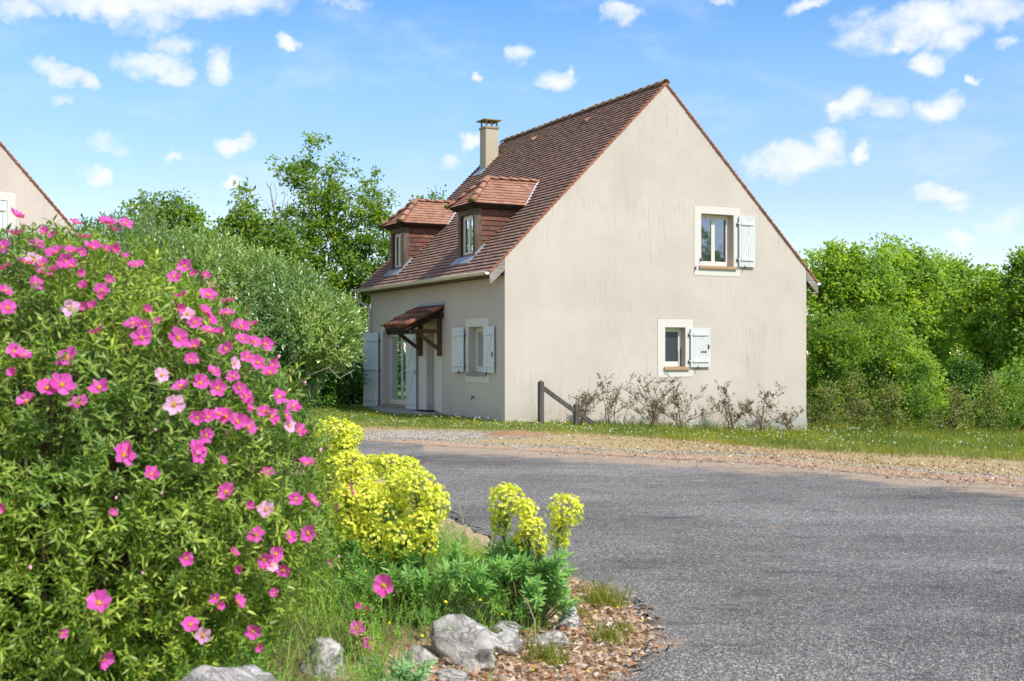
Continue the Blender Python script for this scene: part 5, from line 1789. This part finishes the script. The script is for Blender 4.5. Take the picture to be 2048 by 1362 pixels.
# ------------------------------------------------------------------ spurge (yellow heads, blue green leaves)
def spurge(x, y, lab, heads, whorls, wrad, seed, leafm='spurge_leaf', L=.058, zlo=.10, zhi=.5, sx=.25, sy=.22, wl=30):
    rg = np.random.RandomState(seed)
    z0 = hz(x, y)
    root = empty('spurge_plant', (x, y, z0))
    tag(root, lab, 'spurge plant', 'spurge plants in the bed')
    for (hx_, hy, hz_, rx, rz) in heads:
        c = np.array([hx_ - x, hy - y, hz_ - z0])
        n = int(2600 * rx * math.sqrt(rx * rz) * 14)
        n = max(110, min(int(n * 1.15), 330))
        d = nrm(rg.normal(size=(n, 3)) + [0, 0, .35])
        P = c + d * np.array([rx, rx, rz]) * rg.uniform(.70, 1.08, (n, 1))
        nn = nrm(d + rg.normal(size=(n, 3)) * .35 + [0, 0, .2])
        a = nrm(np.cross(nn, nrm(rg.normal(size=(n, 3))))); b = np.cross(nn, a)
        s = rg.uniform(.0075, .0128, n)[:, None]
        ring = [P + (a * math.cos(t) + b * math.sin(t)) * s * (1.0 if k % 3 else .8) + nn * s * .55 for k, t in enumerate([k * math.pi / 3 for k in range(6)])]
        V = np.stack([P] + ring, 1).reshape(-1, 3); base = np.arange(n)[:, None] * 7
        F = np.concatenate([base + [0, k + 1, (k + 1) % 6 + 1] for k in range(6)])
        hd = vobj('flower_head', (V, F), 'bract', root)
        mb = MB()
        foot = Vector((c[0] * .35 + rg.uniform(-.04, .04), c[1] * .35 + rg.uniform(-.04, .04), 0.02))
        top = Vector((c[0], c[1], c[2] + rz * .2))
        mid = foot.lerp(top, .55) + Vector((rg.uniform(-.02, .02), 0, 0))
        mb.tube([foot, mid, top], [.007, .006, .004], 5, cap=False)
        for k in range(34):
            q = P[rg.randint(n)]
            mb.tube([mid.lerp(top, rg.uniform(.4, 1)), Vector(q)], [.002, .0012], 3, cap=False)
        mb.obj('stem', 'green_stem', root)
        # small leaves up the flowering stem
        m = 26
        t = rg.uniform(.25, .95, m)[:, None]
        Pq = np.array(foot) + (np.array(top) - np.array(foot)) * t
        Dq = rg.normal(size=(m, 3)) * [1, 1, .3] + [0, 0, .35]
        vobj('leaves', leaves_mesh(Pq, Dq, np.tile([0, 0, 1.0], (m, 1)), L * .75, L * .2, True), leafm, root)
    mb = MB(); parts = []
    for k in range(whorls):
        a = rg.uniform(0, 2 * math.pi); q = math.sqrt(rg.uniform(0, 1))
        hh = zlo + (zhi - zlo) * (rg.uniform(0, 1) ** .8) * (1 - .35 * q)
        c = Vector((math.cos(a) * q * sx, math.sin(a) * q * sy, hh))
        foot = Vector((c.x * .3, c.y * .3, 0))
        ax = (c - foot).normalized() * .8 + Vector((math.cos(a) * .4 * q, math.sin(a) * .4 * q - .15, .2))
        ax.normalize()
        mb.tube([foot, foot.lerp(c, .6) + Vector((0, 0, .02)), c], [.005, .0045, .003], 4, cap=False)
        P = np.tile(np.array(c) - np.array(ax) * .09, (1, 1))
        parts.append(shoots(P, np.array([ax]), wl + 12, .12, L * rg.uniform(.8, 1.15), L * .19, True, 1.0, .12, .12))
    mb.obj('stem', 'green_stem', root)
    vobj('leaves', join(parts), leafm, root)
    return root

def hd(Z, lst):
    return [((px - 1024) * Z / 2358, Z + (k % 3 - 1) * .05, EYE + (705 - py) * Z / 2358, rx * Z / 2358, rz * Z / 2358) for k, (px, py, rx, rz) in enumerate(lst)]

spurge(.08, 6.35, 'rightmost spurge with three separate yellow heads over blue green leaves, beside the drive',
       hd(6.3, [(1012, 1000, 36, 34), (1052, 1020, 22, 22), (1000, 1050, 22, 34), (1062, 1052, 26, 22), (1130, 1022, 36, 34), (1120, 1070, 22, 36), (1080, 1085, 18, 20), (1040, 1085, 16, 22)]), 78, .05, 1, sx=.25, sy=.2, zlo=.08, zhi=.53, L=.066)
spurge(-.48, 6.15, 'large mound of yellow spurge heads in the bed, just left of the bare gap',
       hd(6.1, [(835, 975, 40, 40), (868, 1010, 32, 40), (795, 985, 40, 36), (845, 1045, 36, 36), (770, 1030, 42, 40), (730, 1005, 40, 38), (805, 1075, 36, 36), (745, 1075, 36, 38), (700, 1050, 36, 36), (855, 1085, 20, 26), (690, 1000, 30, 30), (790, 1115, 20, 22)]), 84, .05, 2, sx=.42, sy=.25, zlo=.05, zhi=.46, L=.066)
spurge(-.98, 6.8, 'spurge with yellow heads directly against the pink bush, at mid height',
       hd(6.8, [(612, 900, 26, 30), (650, 1040, 34, 34), (700, 1055, 30, 30), (660, 945, 36, 34), (700, 930, 34, 30), (640, 985, 36, 36), (675, 1010, 36, 34), (720, 960, 34, 32), (625, 940, 28, 34), (740, 985, 30, 28)]), 40, .05, 3, sx=.3, sy=.2, zlo=.1, zhi=.45)
spurge(-1.2, 7.8, 'tallest spurge, its yellow heads reaching up to the lawn behind',
       hd(7.8, [(668, 862, 42, 28), (700, 872, 26, 24), (640, 890, 32, 30), (690, 895, 26, 28), (660, 910, 36, 26), (628, 862, 22, 24)]), 12, .05, 4, sx=.25, sy=.2, zlo=.1, zhi=.5)
spurge(-.86, 8.6, 'farthest spurge with duller yellow heads, low behind the large mound',
       hd(8.6, [(775, 925, 34, 18), (812, 932, 28, 18), (740, 930, 30, 18), (790, 945, 36, 16)]), 14, .05, 5, sx=.3, sy=.2, zlo=.1, zhi=.4)
spurge(-.50, 4.95, 'low young blue green spurge without flowers at the bottom edge', [], 16, .05, 6, 'spurge_young', L=.05, sx=.17, sy=.12, zlo=.03, zhi=.17)
spurge(-1.95, 4.6, 'pale grey green leafy plant at the bottom left corner', [], 9, .05, 7, 'spurge_young', L=.06, sx=.14, sy=.1, zlo=.02, zhi=.14)


# ------------------------------------------------------------------ olive bush
def olive():
    C = (-2.85, 9.3, 1.35); Rr = (1.4, 1.3, 1.22)
    blobs = [(C, (1.22, 1.25, 1.18), 1.0, .3), ((-2.2, 9.2, 1.74), (.76, .8, .58), .45, 1.25), ((-1.70, 9.1, 1.68), (.50, .6, .34), .30, 1.42), ((-1.95, 9.15, 1.35), (.42, .5, .25), .2, 1.0)]
    root = empty('olive_bush', (C[0], C[1], hz(C[0], C[1])))
    tag(root, 'large rounded grey green olive bush behind the pink flowering bush', 'bush')
    off = np.array([C[0], C[1], hz(C[0], C[1])])
    parts = []
    for c_, r_, f_, zm in blobs:
        for n, a, b, up in ((5200, .93, 1.03, .9), (3000, .74, .93, .6), (1300, .5, .74, .5)):
            P, nr = bush_surface(c_, r_, int(n * f_), a, b, zm, .05, 5)
            D = nrm(nr * .55 + R.normal(size=P.shape) * .35 + [0, 0, up])
            parts.append(shoots(P - off, D, 9 if a > .9 else 8, .11, .048, .0135, True, .75, .2, .1))
    vobj('leaves', join(parts), 'olive_leaf', root)
    # long loose shoots that break the outline
    P, nr = bush_surface(C, (1.22, 1.25, 1.18), 260, .98, 1.02, 1.5, .06, 9)
    mb = MB(); pp = []
    for p, n_ in zip(P, nr):
        a = Vector(p - off); d = (Vector(n_) * .7 + Vector((rng.uniform(-.3, .3), rng.uniform(-.3, .3), .8))).normalized()
        ln = rng.uniform(.10, .24)
        mb.tube([a - d * .3, a + d * ln], [.004, .002], 3, cap=False)
        pp.append(shoots(np.array([a]), np.array([d]), 12, ln, .045, .012, True, .6, .15, .1))
    for k in range(60):
        t = rng.uniform(0, 2 * math.pi)
        e = Vector((math.cos(t) * Rr[0] * .8, math.sin(t) * Rr[1] * .8, C[2] - off[2] + rng.uniform(-.6, .8)))
        m = Vector((math.cos(t) * .4, math.sin(t) * .4, C[2] - off[2] - .3))
        mb.tube([(0, 0, 0.1), m, e], [.03, .02, .006], 5, cap=False)
    vobj('shoots', join(pp), 'olive_leaf', root)
    # the low crooked bare branch on the right side
    mb.tube([(.9, -.5, .8), (1.35, -.6, 1.16), (1.5, -.62, 1.22), (1.58, -.62, 1.14), (1.68, -.62, 1.20)], [.010, .007, .006, .005, .003], 6)
    mb.obj('branches', 'pale_bark', root)
olive()


# ------------------------------------------------------------------ the pink flowering bush
FLOWERS = [(-2.0,4.75,2.12,1),(-1.79,4.83,2.1,1),(-1.67,4.86,2.1,1.25),(-1.6,4.88,2.1,1),(-1.77,4.46,2.02,0.6),(-1.73,4.45,2.01,0.6),(-1.85,4.4,2.01,1),(-1.85,4.29,1.95,1),(-1.76,4.36,1.97,1),(-1.64,4.52,2.01,1),(-1.58,4.44,1.96,1.25),(-1.54,4.47,1.96,0.6),(-1.52,4.49,1.96,0.6),(-1.6,4.37,1.94,0.6),(-1.67,4.31,1.93,1.25),(-1.63,4.36,1.94,1),(-1.72,4.24,1.9,1),(-1.74,4.21,1.89,1),(-1.62,4.29,1.9,1),(-1.68,4.22,1.88,1),(-1.59,4.26,1.88,1),(-1.79,4.17,1.87,1),(-1.63,4.21,1.86,0.6),(-1.66,4.19,1.85,1),(-1.42,4.46,1.9,1),(-1.46,4.46,1.93,0.6),(-1.3,4.68,1.91,1),(-1.26,4.68,1.88,0.6),(-1.3,4.53,1.86,1),(-1.24,4.76,1.88,0.6),(-1.56,4.24,1.85,0.6),(-1.67,4.13,1.81,1),(-1.52,4.2,1.8,0.6),(-1.46,4.28,1.83,0.6),(-1.47,4.22,1.79,1),(-1.46,4.2,1.77,0.6),(-1.75,4.07,1.78,1),(-1.72,4.02,1.72,1),(-1.53,4.09,1.72,1),(-1.49,4.12,1.73,0.6),(-1.47,4.14,1.73,0.6),(-1.18,4.57,1.79,1.25),(-1.24,4.43,1.78,1),(-1.12,4.64,1.77,1),(-1.23,4.35,1.73,0.6),(-1.16,4.44,1.72,1),(-1.14,4.44,1.69,1),(-1.1,4.55,1.72,1),(-1.17,4.35,1.68,1),(-1.2,4.36,1.71,1),(-1.32,4.25,1.72,0.6),(-1.34,4.17,1.67,1),(-1.3,4.18,1.66,1),(-1.3,4.14,1.62,1.25),(-1.43,4.07,1.64,1),(-1.27,4.25,1.68,0.6),(-1.13,4.38,1.65,1),(-1.03,4.68,1.68,1),(-1.05,4.57,1.67,1),(-1.07,4.52,1.67,0.6),(-1.09,4.42,1.64,0.6),(-1.2,4.24,1.62,1.25),(-1.15,4.27,1.59,1),(-1.03,4.5,1.62,1),(-1.0,4.57,1.61,1),(-0.97,4.62,1.6,1),(-1.06,4.38,1.58,1),(-1.65,3.91,1.57,1),(-1.62,3.91,1.56,1),(-1.49,3.96,1.55,1.25),(-1.15,4.22,1.54,1),(-1.03,4.37,1.53,1),(-1.0,4.45,1.55,1),(-0.97,4.49,1.53,1),(-0.93,4.56,1.52,1),(-0.93,4.52,1.49,1),(-1.63,3.87,1.5,0.6),(-1.53,3.88,1.45,1.25),(-1.49,3.9,1.46,1.25),(-1.38,3.95,1.45,1.25),(-1.58,3.84,1.41,1),(-1.43,3.9,1.4,1.25),(-1.22,4.1,1.49,1),(-1.08,4.26,1.5,1),(-1.16,4.13,1.45,1.25),(-1.11,4.19,1.46,1),(-1.06,4.24,1.44,1),(-1.02,4.32,1.48,1),(-1.0,4.32,1.44,1),(-0.98,4.33,1.41,1),(-0.97,4.31,1.38,1),(-0.89,4.49,1.4,1),(-0.85,4.57,1.36,1),(-1.17,4.08,1.39,1.25),(-1.1,4.12,1.34,1),(-1.07,4.15,1.34,1),(-1.04,4.19,1.35,1),(-1.02,4.21,1.34,1),(-0.99,4.24,1.32,1.25),(-0.92,4.37,1.35,1),(-0.9,4.4,1.33,1),(-0.86,4.48,1.33,1),(-0.96,4.28,1.3,1),(-1.07,4.12,1.28,1),(-0.85,4.49,1.29,1),(-0.82,4.53,1.27,1),(-1.28,3.93,1.25,1),(-1.09,4.08,1.24,1),(-1.29,3.91,1.23,1.25),(-1.09,4.07,1.22,1.25),(-1.21,3.95,1.16,1),(-1.0,4.13,1.08,1.25),(-0.89,4.3,1.13,1),(-1.02,4.14,1.19,0.6),(-0.94,4.2,1.02,0.6),(-0.89,4.28,1.0,1),(-0.81,4.42,1.02,1),(-0.77,4.53,1.0,1),(-0.79,4.54,1.14,1),(-0.92,4.24,0.91,1),(-0.83,4.39,0.88,1),(-0.78,4.51,0.88,1),(-1.11,4.01,0.87,1),(-0.98,4.15,0.86,0.6),(-0.96,4.19,0.8,0.6),(-0.9,4.27,0.82,1),(-0.88,4.31,0.79,1),(-0.87,4.33,0.83,1),(-0.85,4.39,0.76,1),(-0.88,4.36,0.68,0.6),(-0.98,4.2,0.68,1),(-1.04,4.12,0.71,0.6),(-1.03,4.13,0.68,0.6),(-1.31,3.86,1.04,0.6),(-1.35,3.85,0.75,1.25),(-1.46,3.82,0.66,0.6),(-1.11,4.07,0.63,1),(-1.08,4.13,0.58,1),(-0.95,4.32,0.55,1),(-0.95,4.4,0.47,0.6),(-1.36,3.92,0.55,1),(-1.61,3.73,1.08,0.6)]
def petal_mesh(seed, closed=0.0):
    rg = random.Random(seed)
    V, F = [], []
    nu, nv = 5, 4
    for p in range(5):
        th = p * 2 * math.pi / 5 + rg.uniform(-.08, .08)
        up0 = rg.uniform(.15, .45) + closed
        base = len(V)
        for j in range(nv + 1):
            r = j / nv
            for i in range(nu + 1):
                a = (i / nu - .5) * 1.55 * (0.45 + .55 * r ** .6)
                rr = 1.0 * r * (1 - .30 * (abs(i / nu - .5) * 2) ** 2 * r) * (1 + .09 * math.sin(i * 2.3 + p * 2 + seed))
                z = up0 * r ** 1.4 * .9 + .17 * r * math.sin(i * 2.7 + seed * 1.3 + p) + rg.uniform(-.03, .03) * r + (p % 2) * .02
                V.append((math.cos(th + a) * rr, math.sin(th + a) * rr, z))
        for j in range(nv):
            for i in range(nu):
                q = base + j * (nu + 1) + i
                F.append((q, q + 1, q + nu + 2, q + nu + 1))
    me = npmesh('petals', np.array(V), np.array(F), True)
    return me

def stamen_mesh(seed):
    rg = random.Random(seed + 50)
    mb = MB()
    for k in range(26):
        t = rg.uniform(0, 6.28); r = .25 * math.sqrt(rg.random())
        c = Vector((math.cos(t) * r, math.sin(t) * r, .16 + .10 * (1 - r / .2) + rg.uniform(-.03, .03)))
        s = .05
        mb.add([c + Vector(q) * s for q in ((1, 0, 0), (0, 1, 0), (-1, 0, 0), (0, -1, 0), (0, 0, 1), (0, 0, -1))], [(0, 1, 4), (1, 2, 4), (2, 3, 4), (3, 0, 4), (1, 0, 5), (2, 1, 5), (3, 2, 5), (0, 3, 5)], True)
    mb.tube([(0, 0, 0), (0, 0, .2)], [.10, .12], 8)
    return mb.mesh('stamens')

def pink_bush():
    C = np.array((-2.0, 4.9, .95)); Rr = (1.25, 1.2, 1.13)
    z0 = hz(C[0], C[1])
    off = np.array([C[0], C[1], z0])
    root = empty('flowering_bush', tuple(off))
    tag(root, 'big rock rose bush covered in magenta pink flowers, filling the left foreground', 'flowering bush')
    parts = []
    for n, a, b in ((6600, .86, .965), (3800, .72, .86), (2200, .56, .72), (900, .4, .56)):
        P, nr = bush_surface(C, Rr, n, a, b, .28, .035, 2)
        D = nrm(nr * .6 + R.normal(size=P.shape) * .4 + [0, 0, .55])
        parts.append(shoots(P - off, D, 10, .065, .045, .0098, True, .95, .25, .22))
    vobj('leaves', join(parts), 'cistus_leaf', root)
    mb = MB()
    for k in range(420):
        d = nrm(R.normal(size=3) + np.array([0, -.2, .5]))
        e = Vector(C - off + d * np.array(Rr) * R.uniform(.85, 1.0))
        m = Vector(d * np.array(Rr) * .45) + Vector((0, 0, .35))
        mb.tube([(R.uniform(-.1, .1), R.uniform(-.1, .1), .02), m, e], [.012, .006, .0025], 4, cap=False)
    # upright bare flower stalks along the outline
    P, nr = bush_surface(C, Rr, 300, .93, .97, .7, .035, 12)
    pp = []
    for p, n_ in zip(P, nr):
        a = Vector(p - off); d = (Vector(n_) * .5 + Vector((rng.uniform(-.3, .3), rng.uniform(-.3, .3), .8))).normalized()
        ln = rng.uniform(.05, .11)
        mb.tube([a - d * .05, a + d * ln], [.0022, .0014], 3, cap=False)
        pp.append(shoots(np.array([a + d * ln * .2]), np.array([d]), 6, ln, .032, .008, True, .8, .2, .2))
    vobj('shoots', join(pp), 'cistus_leaf', root)
    mb.obj('branches', 'twig', root)
    pm = [petal_mesh(k, c) for k, c in ((0, 0), (1, .05), (2, .15), (3, 0), (4, .5), (5, .2), (6, .95))]
    for k, me in enumerate(pm): me.materials.append(MATS['petal'])
    pale = []
    for k in (0, 2):
        q = petal_mesh(k + 10, 0); q.materials.append(MATS['petal_pale']); pale.append(q)
    sm = stamen_mesh(1); sm.materials.append(MATS['stamen'])
    def flower(x, y, z, s, i, par, o0, face=None):
        r = .030 * s * rng.uniform(.92, 1.1)
        e = Vector(((x - C[0]) / Rr[0] ** 2, (y - C[1]) / Rr[1] ** 2, (z - C[2]) / Rr[2] ** 2)).normalized()
        view = Vector((-x, -y, EYE - z)).normalized()
        nd = (e * .45 + view * .35 + Vector((0, 0, .25)) + Vector((rng.uniform(-1, 1), rng.uniform(-1, .6), rng.uniform(-.6, 1))) * .75).normalized()
        if face is not None: nd = Vector(face).normalized()
        if s <= .65: me = pm[4] if i % 2 else pm[6]
        elif i % 11 == 5: me = pale[i % 2]
        else: me = pm[i % 4] if i % 5 else pm[5]
        f = meshobj('flower', me, None, par, Vector((x, y, z)) - Vector(o0))
        f.rotation_euler = nd.to_track_quat('Z', 'Y').to_euler()
        f.rotation_euler.rotate_axis('Z', rng.uniform(0, 6.28))
        f.scale = (r * rng.uniform(.9, 1.1), r * rng.uniform(.85, 1.1), r)
        st = meshobj('stamens', sm, None, f)
        return f
    for i, (x, y, z, s) in enumerate(FLOWERS):
        flower(x, y, z, s, i, root, off)
    # flowers on the unseen sides, thinner
    P, nr = bush_surface(C, Rr, 60, 1.02, 1.04, .6, .025, 33)
    k = 0
    for p, n_ in zip(P, nr):
        if n_[1] > .1 and k < 22:
            flower(p[0], p[1], p[2], 1, k * 3 + 1, root, off, face=n_ + np.array([0, 0, .3])); k += 1
    # buds
    P, nr = bush_surface(C, Rr, 110, 1.0, 1.04, .6, .025, 41)
    b = MB(); b.tube([(0, 0, -1), (0, 0, -.3), (0, 0, .6), (0, 0, 1.1)], [.3, .75, .6, .1], 6)
    bm_ = b.mesh('bud'); bm_.materials.append(MATS['petal_pale'])
    for p in P:
        o = meshobj('bud', bm_, None, root, Vector(p - off)); o.scale = [rng.uniform(.005, .009)] * 3
        o.rotation_euler = (rng.uniform(-.6, .6), rng.uniform(-.6, .6), 0)
    # young offshoot with its own flowers in the weeds right of the bush
    x, y = -.72, 5.55
    r2 = empty('flowering_seedling', (x, y, hz(x, y)))
    tag(r2, 'lanky seedling with a few magenta flowers, in the weeds right of the big bush', 'flowering plant')
    o2 = Vector((x, y, hz(x, y)))
    m2 = MB(); pr = []
    for i, (px, py, s) in enumerate(((768, 1172, 1.6), (714, 1256, 1.15), (738, 1285, 1.15), (710, 1214, .65), (733, 1220, .65), (657, 1118, .65))):
        Z = 5.35
        p = Vector(((px - 1024) * Z / 2358, Z, EYE + (705 - py) * Z / 2358))
        flower(p.x, p.y, p.z, s, i + (0 if s > .7 else 1), r2, o2, face=(-.05 + .3 * (i % 2), -1, .35) if s > 1 else None)
        q = p - o2
        m2.tube([(0, 0, 0), (q.x * .5, q.y * .5, q.z * .5), q - Vector((0, -.004, .002))], [.004, .003, .0015], 4, cap=False)
        P = np.array([Vector((0, 0, 0)).lerp(q, t) for t in (.3, .5, .7, .85)])
        pr.append(shoots(P, np.tile(np.array(q), (4, 1)), 6, .04, .03, .008, True, .9, .2, .2))
    m2.obj('stem', 'twig', r2)
    vobj('leaves', join(pr), 'cistus_leaf', r2)
pink_bush()

def stalks():
    spec = [((-1.95, 4.3, .36), (-1.62, 4.4, .58), 'long pale dead stalk lying across the bottom left weeds'), ((-.18, 8.8, .02), (-.10, 8.9, .62), 'thin dry seed stalk in the gap between the spurge plants'),
            ((-.32, 8.6, .02), (-.42, 8.7, .55), 'leaning dry seed stalk left of the gap between the spurge plants'), ((.12, 6.0, .05), (.07, 6.02, .32), 'pale dry stem under the rightmost spurge')]
    for a, b, lab in spec:
        a, b = Vector(a), Vector(b)
        root = empty('dead_stalk', a)
        tag(root, lab, 'stalk')
        m = (b - a) * .5 + Vector((.02, 0, .02))
        mb = MB(); mb.tube([(0, 0, 0), m, b - a], [.004, .0035, .002], 5, cap=False)
        for k in range(4):
            q = (b - a) * (.7 + .08 * k)
            mb.tube([q, q + Vector((rng.uniform(-.05, .05), rng.uniform(-.03, .03), .05))], [.0015, .001], 3, cap=False)
        mb.obj('stem', 'dead_stalk', root)
stalks()
